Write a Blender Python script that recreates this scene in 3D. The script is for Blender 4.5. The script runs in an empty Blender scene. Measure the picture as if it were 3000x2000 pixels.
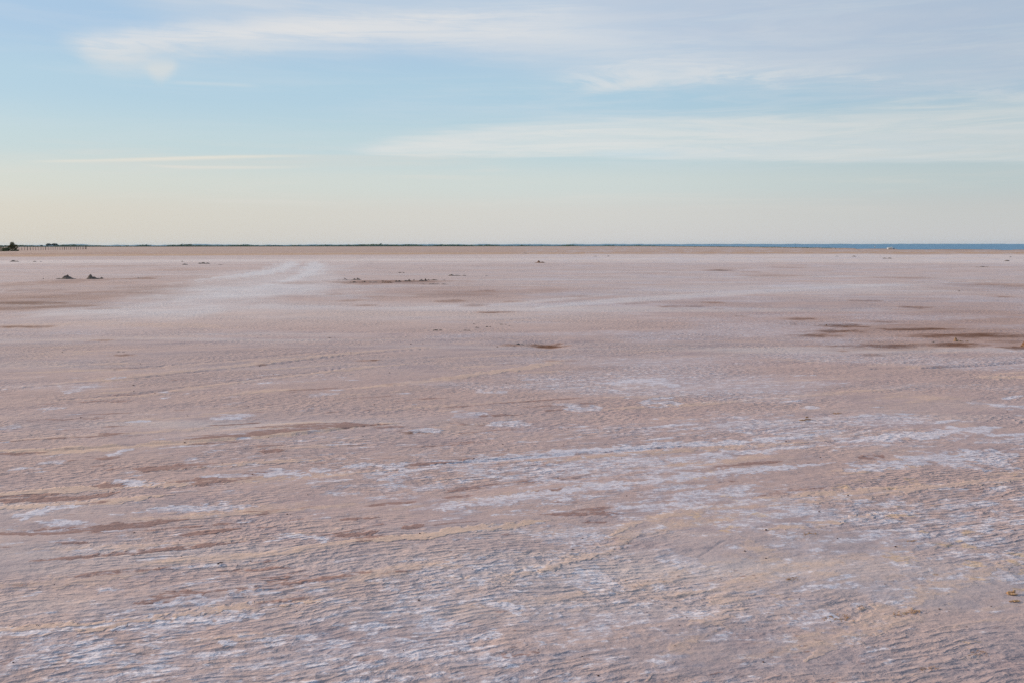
import bpy, bmesh, math, random
import numpy as np
from mathutils import Vector
R = math.radians
S = bpy.context.scene
C = S.collection
PHOTO_W, PHOTO_H = 3000.0, 2000.0
FPX = 35.0/36.0*PHOTO_W          # focal length in photo pixels
EYE = 1.7
ROLL = math.atan(5.8/3000)       # the photograph's horizon climbs slightly to the right

# ------------------------------------------------------------------ camera
cam = bpy.data.cameras.new('camera')
cam.lens = 35; cam.sensor_width = 36; cam.clip_start = 0.05; cam.clip_end = 60000
cam.shift_y = -(1000-717.6)/3000
camo = bpy.data.objects.new('camera', cam); C.objects.link(camo)
camo.location = (0, 0, EYE)
camo.rotation_euler = (R(90), ROLL, 0)
S.camera = camo
S.render.engine = 'CYCLES'; S.cycles.use_denoising = False
S.view_settings.view_transform = 'Standard'
S.view_settings.look = 'None'
S.view_settings.gamma = 1
S.view_settings.exposure = 0.0

# ------------------------------------------------------------------ sun
SUN_EL, SUN_AZ = 21.0, -66.0     # azimuth from the view direction, negative = left
sl = bpy.data.lights.new('sun', 'SUN'); sl.energy = 4.5; sl.angle = R(0.6); sl.color = (1.0, 0.815, 0.64)
so = bpy.data.objects.new('sun', sl); C.objects.link(so)
sd = Vector((math.sin(R(SUN_AZ))*math.cos(R(SUN_EL)), math.cos(R(SUN_AZ))*math.cos(R(SUN_EL)), math.sin(R(SUN_EL))))
so.rotation_euler = sd.to_track_quat('Z', 'Y').to_euler()

# ------------------------------------------------------------------ node helpers
def lin(c):
    def f(v):
        v /= 255.0
        return v/12.92 if v <= .04045 else ((v+.055)/1.055)**2.4
    return tuple(f(v) for v in c) + (1.0,)

class NT:
    def __init__(s, tree): s.t = tree; s.n = tree.nodes; s.l = tree.links
    def new(s, kind, **kw):
        n = s.n.new(kind)
        for k, v in kw.items(): setattr(n, k, v)
        return n
    def put(s, sock, v):
        if isinstance(v, bpy.types.NodeSocket): s.l.new(v, sock)
        elif v is not None: sock.default_value = v
    def math(s, op, a, b=None, c=None, clamp=False):
        n = s.new('ShaderNodeMath', operation=op, use_clamp=clamp)
        s.put(n.inputs[0], a)
        if b is not None: s.put(n.inputs[1], b)
        if c is not None: s.put(n.inputs[2], c)
        return n.outputs[0]
    def ss(s, v, lo, hi, o0=0.0, o1=1.0):
        n = s.new('ShaderNodeMapRange', interpolation_type='SMOOTHSTEP')
        s.put(n.inputs['Value'], v); s.put(n.inputs['From Min'], lo); s.put(n.inputs['From Max'], hi)
        s.put(n.inputs['To Min'], o0); s.put(n.inputs['To Max'], o1)
        return n.outputs[0]
    def mix(s, f, a, b, blend='MIX'):
        n = s.new('ShaderNodeMix', data_type='RGBA', blend_type=blend)
        s.put(n.inputs[0], f); s.put(n.inputs[6], a); s.put(n.inputs[7], b)
        return n.outputs[2]
    def noise(s, vec, scale, detail=4, rough=.55, dist=0.0, w=None):
        n = s.new('ShaderNodeTexNoise')
        if w is not None: n.noise_dimensions = '4D'; n.inputs['W'].default_value = w
        s.put(n.inputs['Vector'], vec); n.inputs['Scale'].default_value = scale
        n.inputs['Detail'].default_value = detail; n.inputs['Roughness'].default_value = rough
        n.inputs['Distortion'].default_value = dist
        return n.outputs[0]
    def mapping(s, vec, scale=(1, 1, 1), rot=(0, 0, 0), loc=(0, 0, 0)):
        n = s.new('ShaderNodeMapping'); s.put(n.inputs[0], vec)
        n.inputs[1].default_value = loc; n.inputs[2].default_value = rot; n.inputs[3].default_value = scale
        return n.outputs[0]

# ------------------------------------------------------------------ world: Nishita sky with thin high cloud
def sky_angles(u, v):
    X = (u-1500)/FPX; Z = (717.6-(u-1500)*5.8/3000-v)/FPX
    return math.atan(X), math.atan(Z/math.sqrt(1+X*X))

W = bpy.data.worlds.new('World'); S.world = W; W.use_nodes = True
w = NT(W.node_tree)
for n in list(w.n): w.n.remove(n)
STR = 0.10
out = w.new('ShaderNodeOutputWorld'); bg = w.new('ShaderNodeBackground'); bg.inputs[1].default_value = STR
w.l.new(bg.outputs[0], out.inputs[0])
sky = w.new('ShaderNodeTexSky', sky_type='NISHITA', sun_disc=False)
sky.sun_elevation = R(SUN_EL); sky.sun_rotation = R(SUN_AZ); sky.dust_density = 2.0; sky.air_density = 1.0; sky.altitude = 0
tc = w.new('ShaderNodeTexCoord'); D = tc.outputs['Generated']
sp = w.new('ShaderNodeSeparateXYZ'); w.l.new(D, sp.inputs[0])
dx, dy, dz = sp.outputs
AZ = w.math('ARCTAN2', dx, dy)
EL = w.math('ARCSINE', dz)
AZ0, AZS, ELS = -0.60, 1.20, 0.32
azt = w.math('DIVIDE', w.math('SUBTRACT', AZ, AZ0), AZS, clamp=True)
# the air's own colour by height: cream at the horizon, pale green-blue, then clear blue
ramp = w.new('ShaderNodeValToRGB'); ramp.color_ramp.interpolation = 'EASE'
elt = w.math('DIVIDE', EL, 0.5, clamp=True); w.l.new(elt, ramp.inputs[0])
cr = ramp.color_ramp
stops = [(0.0, (219, 217, 215)), (0.06, (219, 219, 215)), (0.12, (213, 223, 221)), (0.19, (195, 218, 225)),
         (0.30, (180, 211, 229)), (0.42, (171, 202, 230)), (0.62, (160, 190, 222)), (1.0, (150, 176, 208))]
while len(cr.elements) < len(stops): cr.elements.new(0.5)
for e, (p, c) in zip(cr.elements, stops): e.position = p; e.color = lin(c)
air = ramp.outputs[0]
# warmer towards the sun (left), cooler grey away from it (right)
warm = w.ss(AZ, 0.15, -0.55)
low = w.ss(EL, 0.13, 0.0)
air = w.mix(w.math('MULTIPLY', w.math('MULTIPLY', warm, low), 0.55), air, lin((217, 211, 194)))
cool = w.ss(AZ, -0.1, 0.55)
air = w.mix(w.math('MULTIPLY', cool, 0.62), air, w.mix(1.0, air, (0.90, 0.92, 0.95, 1), 'MULTIPLY'))
skyc = w.mix(1.0, sky.outputs[0], (STR*0.8,)*3+(1,), 'MULTIPLY')
col = w.mix(0.88, skyc, air)

def curve(pts, ui, which):
    n = w.new('ShaderNodeFloatCurve'); n.mapping.use_clip = True
    c = n.mapping.curves[0]
    arr = []
    for (u, v) in pts:
        a, e = sky_angles(u, v); arr.append(((a-AZ0)/AZS, e/ELS))
    arr.sort()
    c.points[0].location = arr[0]; c.points[1].location = arr[-1]
    for p in arr[1:-1]: c.points.new(*p)
    for p in c.points: p.handle_type = 'AUTO'
    n.mapping.update(); w.l.new(azt, n.inputs['Value'])
    return w.math('MULTIPLY', n.outputs[0], ELS)

DV = w.mapping(D, scale=(1, 1, 5), rot=(0, R(-3), 0))
nA = w.noise(DV, 2.6, 7, .62, .4)
nB = w.noise(w.mapping(D, scale=(1, 1, 11), rot=(0, R(-2), 0)), 4.0, 8, .62, .6)
nC = w.noise(w.mapping(D, scale=(1, 1, 4), rot=(0, R(-5), 0)), 9.0, 7, .65, .8)
nE = w.noise(w.mapping(D, scale=(1, 1, 15), rot=(0, R(-3), 0), loc=(2, 0, 1)), 5.0, 10, .70, 1.1)
nF = w.noise(w.mapping(D, scale=(1, 1, 7), rot=(0, R(4), 0), loc=(5, 0, 1)), 6.0, 9, .68, 1.2)
nD = w.noise(w.mapping(D, scale=(1, 1, 20), rot=(0, R(-1), 0)), 5.0, 7, .6, .4, w=3.0)

def band(up, lo, s_up, s_lo, warp, nz, az_in=None, az_out=None):
    U = curve(up, 0, 0); L = curve(lo, 0, 0)
    e = w.math('MULTIPLY_ADD', w.math('SUBTRACT', nz, 0.5), warp, EL)
    a = w.ss(e, w.math('SUBTRACT', L, s_lo), w.math('ADD', L, s_lo))
    b = w.ss(e, w.math('ADD', U, s_up), w.math('SUBTRACT', U, s_up))
    m = w.math('MULTIPLY', a, b)
    if az_in:
        m = w.math('MULTIPLY', m, w.ss(AZ, sky_angles(az_in[0], 400)[0], sky_angles(az_in[1], 400)[0]))
    if az_out:
        m = w.math('MULTIPLY', m, w.ss(AZ, sky_angles(az_out[1], 400)[0], sky_angles(az_out[0], 400)[0]))
    return m

def over(col, m, amt, c, nz=None, n0=.3, n1=.7, base=.5):
    if nz is not None:
        m = w.math('MULTIPLY', m, w.ss(nz, n0, n1, base, 1.0))
    return w.mix(w.math('MULTIPLY', m, amt), col, lin(c))

# broad lavender veil across the top, opening to the right
m = band([(-300, -900), (600, -900), (3300, -900)], [(-300, -420), (0, -260), (300, -60), (600, 60), (900, 120), (1300, 160), (1700, 215), (2100, 235), (2600, 262), (3300, 285)], .03, .022, .05, nA)
col = over(col, m, .78, (206, 214, 223), nB, .36, .62, .64)
m = band([(-300, -900), (1400, -900), (3300, -900)], [(-300, -500), (1400, -300), (1750, 60), (2100, 150), (3300, 240)], .03, .035, .05, nA)
col = over(col, m, .6, (186, 199, 217), nF, .36, .60, .55)
# bright streak of the long cloud on the left
m = band([(100, 120), (185, 114), (450, 86), (700, 66), (1000, 48), (1500, 20), (2100, 0)], [(100, 126), (185, 128), (300, 165), (450, 150), (700, 140), (1000, 125), (1500, 130), (2100, 150)], .011, .012, .02, nC, (150, 260), (1200, 2000))
col = over(col, m, .62, (231, 229, 227), nE, .40, .58, .30)
col = over(col, m, .40, (230, 228, 226), nF, .42, .62, .0)
m = band([(150, 116), (185, 119), (300, 140), (420, 130), (600, 120), (900, 110), (1200, 110)], [(150, 120), (185, 128), (280, 190), (350, 208), (500, 186), (700, 178), (900, 172), (1200, 165)], .010, .012, .018, nC, (160, 200), (500, 1000))
col = over(col, m, .50, (222, 221, 219), nC, .3, .65, .35)
m = band([(350, 200), (420, 192), (470, 182), (525, 186), (560, 190)], [(350, 200), (420, 206), (470, 232), (500, 216), (560, 190)], .006, .007, .012, nC, (395, 450), (500, 535))
col = over(col, m, .62, (222, 222, 218))
m = band([(450, 240), (620, 243), (780, 253)], [(450, 245), (620, 249), (780, 258)], .002, .002, .006, nD, (460, 560), (700, 785))
col = over(col, m, .35, (222, 224, 222))
# wisps right of the middle, under the veil
m = band([(1550, 240), (1700, 200), (1900, 165), (2200, 170), (2600, 225), (2800, 258), (3300, 270)], [(1550, 272), (1700, 266), (1900, 250), (2200, 252), (2600, 270), (2800, 290), (3300, 300)], .012, .007, .03, nC, (1560, 1760))
col = over(col, m, .7, (218, 222, 225), nF, .44, .60, .05)
col = over(col, m, .4, (190, 205, 220), nC, .50, .64, .0)
m = band([(1640, 268), (1760, 250), (1880, 234), (2000, 230)], [(1640, 275), (1760, 264), (1880, 254), (2000, 258)], .004, .005, .014, nC, (1660, 1760), (1850, 1960))
col = over(col, m, .6, (221, 223, 223))
# long flat cloud on the right, tip at the middle of the frame
m = band([(950, 436), (1080, 428), (1200, 405), (1500, 376), (1800, 352), (2150, 338), (2450, 335), (2650, 308), (3300, 268)], [(950, 440), (1080, 447), (1300, 452), (1600, 463), (1850, 470), (2300, 470), (2700, 475), (3300, 490)], .009, .0045, .026, nD, (990, 1130))
col = over(col, m, .72, (219, 223, 222), nB, .38, .60, .55)
col = over(col, m, .45, (228, 228, 223), nE, .40, .62, .0)
col = over(col, m, .35, (200, 215, 222), nF, .50, .66, .0)
m2 = band([(1500, 448), (1760, 446), (1900, 440), (2100, 446)], [(1500, 452), (1760, 462), (1900, 464), (2100, 452)], .003, .003, .012, nD, (1680, 1790), (1890, 2030))
col = over(col, m2, .42, (196, 217, 226))
# thin grey sheet low on the left
m = band([(-100, 478), (200, 470), (500, 461), (700, 457), (1100, 456), (1700, 468)], [(-100, 480), (200, 478), (430, 482), (520, 488), (900, 489), (1400, 484), (1700, 480)], .002, .004, .006, nD, (0, 350), (1200, 1700))
col = over(col, m, .55, (210, 214, 210), nE, .35, .6, .5)
m = band([(-100, 473), (200, 469), (500, 460), (700, 456), (1000, 453)], [(-100, 479), (200, 476), (500, 470), (700, 464), (1000, 460)], .0012, .0016, .0035, nE, (20, 250), (650, 1000))
col = over(col, m, .95, (228, 225, 214), nF, .3, .6, .6)
m = band([(350, 474), (500, 486), (620, 488), (900, 486)], [(350, 478), (500, 492), (620, 494), (900, 492)], .0012, .0016, .0035, nE, (380, 520), (650, 1000))
col = over(col, m, .8, (224, 222, 214))
# faint low layers
lay = w.math('MULTIPLY', w.ss(nD, .50, .72), w.math('MULTIPLY', w.ss(EL, .02, .05), w.ss(EL, .115, .08)))
col = over(col, lay, .32, (222, 219, 212))
lay = w.math('MULTIPLY', w.ss(nE, .46, .66), w.math('MULTIPLY', w.ss(EL, .06, .09), w.ss(AZ, -.35, .2)))
col = over(col, lay, .22, (216, 221, 224))
lay = w.math('MULTIPLY', w.ss(nB, .45, .68), w.math('MULTIPLY', w.ss(EL, .07, .1), w.ss(EL, .6, .3)))
col = over(col, lay, .14, (214, 220, 226))
shade = w.math('MULTIPLY', w.ss(AZ, .05, .5), w.ss(EL, .0, .06, .35, 1.0))
col = w.mix(w.math('MULTIPLY', shade, .9), col, w.mix(1.0, col, (0.86, 0.89, 0.91, 1), 'MULTIPLY'))
fin = w.mix(1.0, col, (1/STR,)*3+(1,), 'MULTIPLY')
w.l.new(fin, bg.inputs[0])
W.cycles.sampling_method = 'MANUAL'; W.cycles.sample_map_resolution = 1024

# ------------------------------------------------------------------ tagging
def tag(o, label=None, cat=None, group=None, kind=None):
    if label: o['label'] = label
    if cat: o['category'] = cat
    if group: o['group'] = group
    if kind: o['kind'] = kind
    return o
def link(name, me, mat=None, parent=None):
    o = bpy.data.objects.new(name, me); C.objects.link(o)
    if mat and not me.materials: me.materials.append(mat)
    if parent: o.parent = parent
    return o
def empty(name, loc, rz=0):
    o = bpy.data.objects.new(name, None); C.objects.link(o); o.location = loc; o.rotation_euler = (0, 0, rz)
    o.empty_display_size = .2
    return o
def mesh_np(name, verts, faces, smooth=False):
    me = bpy.data.meshes.new(name); me.from_pydata([tuple(v) for v in verts], [], [tuple(f) for f in faces])
    if smooth: me.polygons.foreach_set('use_smooth', [True]*len(me.polygons))
    me.update(); return me

# ------------------------------------------------------------------ picture point -> place on the flat
def yh(u): return 720.5 - 5.8*u/3000
def G(u, v):
    d = FPX*EYE/max(v-yh(u), .5)
    return ((u-1500)/FPX*d, d)

# ------------------------------------------------------------------ numpy noise
def _h(ix, iy, seed):
    n = (ix.astype(np.int64)*374761393 + iy.astype(np.int64)*668265263 + seed*1442695041) & 0xFFFFFFFF
    n = ((n ^ (n >> 13))*1274126177) & 0xFFFFFFFF
    n = ((n ^ (n >> 16))*2246822519) & 0xFFFFFFFF
    return (n ^ (n >> 15)) & 0xFFFF
def pn(x, y, seed=0):
    x0 = np.floor(x); y0 = np.floor(y); fx = (x-x0).astype(np.float32); fy = (y-y0).astype(np.float32)
    ux = fx*fx*fx*(fx*(fx*6-15)+10); uy = fy*fy*fy*(fy*(fy*6-15)+10)
    def g(i, j):
        a = _h(x0+i, y0+j, seed).astype(np.float32)*(2*math.pi/65536)
        return np.cos(a)*(fx-i)+np.sin(a)*(fy-j)
    a = g(0, 0); b = g(1, 0); c = g(0, 1); d = g(1, 1)
    return ((a+(b-a)*ux)*(1-uy)+(c+(d-c)*ux)*uy)*1.5
def fbm(x, y, seed=0, octv=4, gain=.5):
    s = 0; a = 1; t = 0
    for i in range(octv):
        s = s+a*pn(x*2**i, y*2**i, seed+17*i); t += a; a *= gain
    return s/t
def sst(x, a, b):
    t = np.clip((x-a)/(b-a), 0, 1); return t*t*(3-2*t)

# ------------------------------------------------------------------ ground sheet (rings finer near the eye)
fr = 1024/3000
K = FPX*fr*EYE
s_near = np.arange(K/3.3, 4.0, -0.6)
r_fine = K/s_near
r = np.concatenate([[0.25, 0.6, 1.0, 1.5, 2.0, 2.5, 2.9], r_fine, np.geomspace(r_fine[-1]*1.05, 12000, 46)])
ang = np.concatenate([R(-180)+np.arange(40)*R(142)/40, np.arange(-38, -33, .5)*math.pi/180, np.arange(-33, 33, .072)*math.pi/180,
                      np.arange(33, 38, .5)*math.pi/180, R(38)+np.arange(40)*R(142)/40])
NR, NA = len(r), len(ang)
RR, AA = np.meshgrid(r, ang, indexing='ij')
GX = (RR*np.sin(AA)); GY = (RR*np.cos(AA))
x = GX.ravel(); y = GY.ravel(); rr = RR.ravel()
row = 0.6*rr*rr/K          # spacing of the rings here
def lod(lam): return sst(lam/np.maximum(row, .004), 2.0, 5.0).astype(np.float32)
def lodc(lam): return sst(lam/np.maximum(row, .004), 1.0, 3.0).astype(np.float32)

wx = x + .30*fbm(x*.35, y*.35, 5, 3); wy = y + .26*fbm(x*.30+9, y*.35, 6, 3)
A0 = R(23)
def rot(xx, yy, a): return xx*math.cos(a)+yy*math.sin(a), -xx*math.sin(a)+yy*math.cos(a)
s1, t1 = rot(wx, wy, A0)
sA, tA = rot(x+.05*pn(x*1.7, y*1.7, 8), y+.10*fbm(x*.8, y*.9+5, 9, 2), R(19))

salt = np.zeros_like(x); dark = np.zeros_like(x); tan = np.zeros_like(x); brown = np.zeros_like(x); hgt = np.zeros_like(x); light = np.zeros_like(x)
sel = np.where((rr < 400) & (np.abs(np.arctan2(x, y)) < R(40)))[0]
fn = fbm(x*6, y*6, 31, 3); fn2 = fbm(x*1.3, y*1.3, 32, 3); fn3 = fbm(x*22, y*22, 33, 2)*lodc(.05)
# screen-like measure of the drawn marks, but stored and laid out on the ground
def polyline(pts, hw, rough=.6, endfade=.25):
    """marks on the ground: distance to a ground polyline with half-width hw (metres), ragged edge"""
    P = np.array([G(*p) for p in pts])
    x0, x1 = P[:, 0].min()-3*hw-1.0, P[:, 0].max()+3*hw+1.0
    y0, y1 = P[:, 1].min()-3*hw-1.0, P[:, 1].max()+3*hw+1.0
    idx = sel[(x[sel] > x0) & (x[sel] < x1) & (y[sel] > y0) & (y[sel] < y1)]
    sc = max(hw, .04)
    px = x[idx]+.5*sc*fn2[idx]*2; py = y[idx]+.5*sc*fn2[idx]*2
    L = np.concatenate([[0], np.cumsum(np.hypot(*np.diff(P, axis=0).T))]); LT = L[-1]
    best = np.full(len(idx), 1e9); par = np.zeros(len(idx))
    for i in range(len(P)-1):
        a, b = P[i], P[i+1]; ab = b-a; l2 = (ab**2).sum()
        t = np.clip(((px-a[0])*ab[0]+(py-a[1])*ab[1])/l2, 0, 1)
        d = np.hypot(px-a[0]-t*ab[0], py-a[1]-t*ab[1])
        m = d < best; best[m] = d[m]; par[m] = (L[i]+t[m]*math.sqrt(l2))/LT
    taper = np.minimum(1, np.minimum(par, 1-par)/endfade+.12)
    q = best/(hw*taper)
    q = q+rough*(fn[idx]*1.1+fn3[idx]*.9)
    return idx, 1-sst(q, .55, 1.35), taper, best
def add(ch, pts, hw, amt=1.0, rough=.6, dz=0, endfade=.25):
    i, m, tp, dd = polyline(pts, hw, rough, endfade)
    ch[i] = np.maximum(ch[i], m*amt)
    if dz: hgt[i] += dz*m
    return i, m

# tan, smooth, slightly raised wheel-swept ridges
for pts, hw, amt in [
    ([(-120, 1330), (350, 1310), (850, 1264), (1000, 1248), (1180, 1236)], .10, .9),
    ([(-100, 1296), (235, 1276), (550, 1254), (700, 1242)], .05, .6),
    ([(-60, 1452), (380, 1420), (700, 1404), (950, 1392), (1150, 1376)], .09, .75),
    ([(420, 1378), (800, 1352), (1000, 1340)], .05, .7),
    ([(-60, 1490), (200, 1478), (500, 1452)], .07, .8),
    ([(1350, 1362), (1700, 1340), (2100, 1306), (2450, 1286)], .07, .7),
    ([(1000, 1420), (1500, 1392), (1900, 1370)], .06, .35),
    ([(1060, 1590), (1200, 1575), (1400, 1550), (1600, 1530)], .05, .9),
    ([(1760, 1580), (1850, 1535), (1980, 1500), (2350, 1452), (2700, 1420)], .07, .75),
    ([(2070, 1720), (2120, 1660), (2190, 1605)], .05, .4),
    ([(2240, 1555), (2480, 1520), (2600, 1500)], .05, .9),
    ([(1880, 2010), (2040, 1860), (2120, 1760), (2220, 1700), (2500, 1640), (2900, 1560)], .06, .55),
    ([(2380, 1930), (2600, 1790), (2800, 1700), (3060, 1630)], .07, .6), ([(2200, 1480), (2600, 1440), (3060, 1392)], .07, .65),
    ([(1240, 1700), (1500, 1690), (1760, 1620), (1860, 1560)], .05, .65), ([(2160, 1570), (2220, 1600), (2280, 1680), (2500, 1690)], .05, .6),
    ([(-80, 1856), (300, 1838), (700, 1786), (980, 1756)], .05, .8),
    ([(-60, 1720), (200, 1702), (420, 1680)], .06, .5),
    ([(100, 1610), (500, 1600), (820, 1570), (1000, 1548)], .05, .55),
    ([(-80, 1146), (300, 1108), (640, 1074), (1000, 1036), (1280, 1012)], .12, .6),
    ([(300, 1086), (640, 1060), (1000, 1028)], .10, .45),
    ([(150, 1176), (425, 1155), (640, 1125), (1000, 1083), (1240, 1062)], .10, .6),
    ([(1000, 1142), (1300, 1108), (1550, 1074), (1690, 1046)], .12, .7),
    ([(-60, 955), (300, 951), (700, 962)], .5, .5),
    ([(120, 998), (420, 992), (700, 985)], .35, .4),
    ([(2250, 1052), (2560, 1053)], .12, .6),
    ([(2850, 1108), (3060, 1100)], .10, .7),
    ([(1100, 1202), (1400, 1182), (1600, 1170)], .07, .5)]:
    add(tan, pts, hw*1.45, amt, 1.0, .0012 if pts[0][1] < 1400 else .0003)
# reddish damp hollows
for pts, hw, amt in [
    ([(553, 1284), (800, 1262), (1000, 1244), (1150, 1240)], .07, .8),
    ([(700, 1252), (860, 1246), (1000, 1238)], .05, .5),
    ([(380, 1374), (520, 1366), (660, 1354)], .07, .7),
    ([(270, 1421), (400, 1416)], .045, .8),
    ([(490, 1412), (620, 1402), (750, 1389), (850, 1380)], .055, 1),
    ([(-40, 1468), (150, 1462), (300, 1452), (360, 1440)], .045, .8),
    ([(760, 1321), (840, 1316)], .06, .8),
    ([(-60, 1568), (150, 1556), (380, 1538), (550, 1520)], .055, .95),
    ([(94, 1642), (380, 1624), (560, 1605), (720, 1588)], .030, 1),
    ([(510, 1566), (600, 1560), (700, 1548)], .025, .95),
    ([(160, 1592), (260, 1590)], .02, .7),
    ([(990, 1522), (1110, 1514)], .03, .9), ([(980, 1572), (1050, 1566), (1112, 1558)], .038, 1),
    ([(1183, 1550), (1245, 1540)], .034, .95), ([(1560, 1510), (1830, 1504)], .03, .8), ([(1700, 1535), (1780, 1528)], .02, .6),
    ([(1123, 1362), (1300, 1352), (1470, 1341)], .05, .7),
    ([(1620, 1376), (1740, 1364)], .04, .6), ([(1560, 1440), (1680, 1428)], .035, .7), ([(1300, 1454), (1390, 1446)], .03, .7),
    ([(420, 1760), (500, 1755), (600, 1738)], .07, .55), ([(760, 1722), (890, 1700)], .05, .45),
    ([(1460, 1938), (1580, 1916)], .05, .5), ([(1240, 1848), (1310, 1820)], .045, .5), ([(380, 1950), (520, 1930)], .05, .4),
    ([(1060, 1482), (1220, 1468)], .03, .6), ([(2060, 1338), (2230, 1322)], .04, .5), ([(2090, 1366), (2290, 1350)], .04, .6),
    ([(2520, 1340), (2590, 1330)], .06, .5), ([(2350, 1358), (2400, 1352)], .04, .6), ([(2600, 1362), (2710, 1338)], .04, .5),
    ([(2100, 1412), (2160, 1406)], .03, .5), ([(2200, 1450), (2300, 1440), (2440, 1424)], .03, .5), ([(2800, 1440), (2960, 1436)], .04, .4),
    ([(60, 1232), (320, 1222)], .06, .35), ([(560, 1300), (700, 1290)], .05, .4)]:
    add(dark, pts, hw*1.45, min(1, amt*1.25), .75, -.002)
# thin shadowed ruts beside the wheel tracks: real grooves
for pts, hw in [([(0, 1141), (300, 1116), (640, 1081), (1000, 1042), (1270, 1018)], .05), ([(300, 1082), (640, 1056), (1000, 1024)], .05),
                ([(150, 1172), (425, 1150), (640, 1120), (1000, 1078)], .05), ([(0, 1328), (850, 1272), (1120, 1240)], .05),
                ([(2680, 1080), (2900, 1068), (3060, 1054)], .10), ([(2550, 1080), (2700, 1076)], .08), ([(2640, 1062), (2740, 1059)], .06),
                ([(1270, 1358), (1700, 1326), (2000, 1304)], .04), ([(400, 1770), (700, 1750), (860, 1720), (915, 1705)], .02),
                ([(300, 1800), (620, 1776)], .02), ([(2040, 1640), (2090, 1606), (2130, 1582)], .008)]:
    i, m, tp, dd = polyline(pts, hw, .3)
    hgt[i] -= m*hw*.28
# salt crust
for pts, hw, amt in [
    ([(1272, 1357), (1510, 1338), (1765, 1312), (2000, 1300), (2250, 1284), (2420, 1268)], .06, 1),
    ([(1420, 1386), (1620, 1368), (1800, 1350), (2000, 1340), (2200, 1318), (2440, 1300)], .07, .8),
    ([(1360, 1470), (1640, 1440), (2000, 1395), (2250, 1372), (2450, 1350)], .055, .9),
    ([(1200, 1496), (1450, 1470), (1700, 1462)], .06, .75), ([(1800, 1490), (2000, 1466), (2200, 1420)], .06, .8),
    ([(2500, 1290), (2700, 1275), (2930, 1250)], .10, .9), ([(2640, 1330), (2800, 1352), (2960, 1338)], .15, .8),
    ([(2480, 1376), (2600, 1362), (2700, 1340)], .07, .8), ([(2860, 1300), (3060, 1282)], .1, .6),
    ([(319, 1338), (350, 1322), (395, 1312)], .03, 1), ([(330, 1404), (400, 1418), (485, 1412)], .035, 1), ([(110, 1360), (210, 1348)], .03, .7),
    ([(750, 1400), (800, 1382), (860, 1388), (780, 1372)], .06, .85), ([(905, 1380), (970, 1370)], .05, .8),
    ([(1000, 1366), (1085, 1358), (1190, 1372)], .05, .9), ([(1095, 1412), (1150, 1400), (1200, 1378), (1290, 1368)], .045, .85),
    ([(60, 1528), (80, 1512), (180, 1486), (260, 1482)], .035, 1), ([(100, 1530), (300, 1534)], .03, .8),
    ([(400, 1500), (600, 1484), (760, 1480)], .05, .8), ([(770, 1592), (860, 1572), (940, 1580), (950, 1596)], .022, .8),
    ([(1740, 1278), (1900, 1255), (1990, 1245)], .05, .5), ([(1750, 1120), (1900, 1114), (1980, 1128), (1960, 1135)], .12, .9),
    ([(860, 1262), (1000, 1300)], .02, .3),
    ([(1450, 1240), (1560, 1238)], .12, .75), ([(1340, 1220), (1420, 1206)], .10, .6), ([(1640, 1200), (1760, 1194)], .10, .7), ([(1880, 1178), (2000, 1180)], .14, .75),
    ([(1600, 1190), (1700, 1188)], .06, .6), ([(1380, 1150), (1480, 1145)], .10, .6), ([(620, 1228), (740, 1212)], .08, .8), ([(640, 1160), (760, 1140)], .05, .2),
    ([(380, 1330), (500, 1300)], .02, .2), ([(200, 1150), (280, 1122)], .08, .6), ([(320, 1106), (360, 1104)], .07, .7), ([(190, 1148), (230, 1144)], .06, .6),
    ([(0, 1254), (60, 1250)], .08, .5), ([(100, 1200), (190, 1194)], .06, .6), ([(880, 1165), (980, 1150)], .07, .5),
    ([(2340, 1195), (2400, 1192)], .06, .8), ([(2520, 1212), (2720, 1240)], .14, .6), ([(2400, 1240), (2560, 1232)], .08, .5),
    ([(2830, 1176), (2900, 1178)], .06, .6), ([(2900, 1178), (3040, 1200)], .08, .8), ([(2000, 1134), (2300, 1120)], .10, .35),
    ([(1240, 1322), (1330, 1300)], .03, .4), ([(1180, 1262), (1300, 1258)], .07, .8), ([(1600, 1286), (1700, 1284)], .03, .4),
    ([(120, 1935), (220, 1900), (320, 1880)], .09, .7), ([(640, 1900), (655, 1885)], .02, 1), ([(260, 1945), (380, 1925)], .05, .7),
    ([(400, 1775), (640, 1762), (820, 1740)], .04, .8), ([(330, 1850), (560, 1832), (760, 1806)], .045, .8),
    ([(1500, 1800), (1560, 1770)], .07, .9), ([(1560, 1600), (1700, 1560)], .10, .7), ([(1480, 1940), (1520, 1965)], .02, .9),
    ([(1180, 1930), (1240, 1880)], .08, .7), ([(1700, 1700), (1840, 1680)], .12, .7), ([(1650, 1880), (1760, 1840), (1860, 1800)], .08, .6),
    ([(2100, 1550), (2250, 1525)], .06, .6), ([(2300, 1840), (2420, 1790)], .08, .6), ([(2620, 1690), (2720, 1680)], .06, .5), ([(2920, 1668), (2960, 1700), (3040, 1712)], .02, .7),
    ([(2240, 1600), (2420, 1590)], .10, .5), ([(1950, 1660), (2040, 1640)], .09, .6), ([(2560, 1760), (2660, 1740)], .07, .5),
    ([(1300, 1700), (1500, 1640)], .09, .55), ([(1150, 1750), (1360, 1740)], .08, .5)]:
    add(salt, pts, hw*1.75, amt*.72, 1.7, .001)
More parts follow.
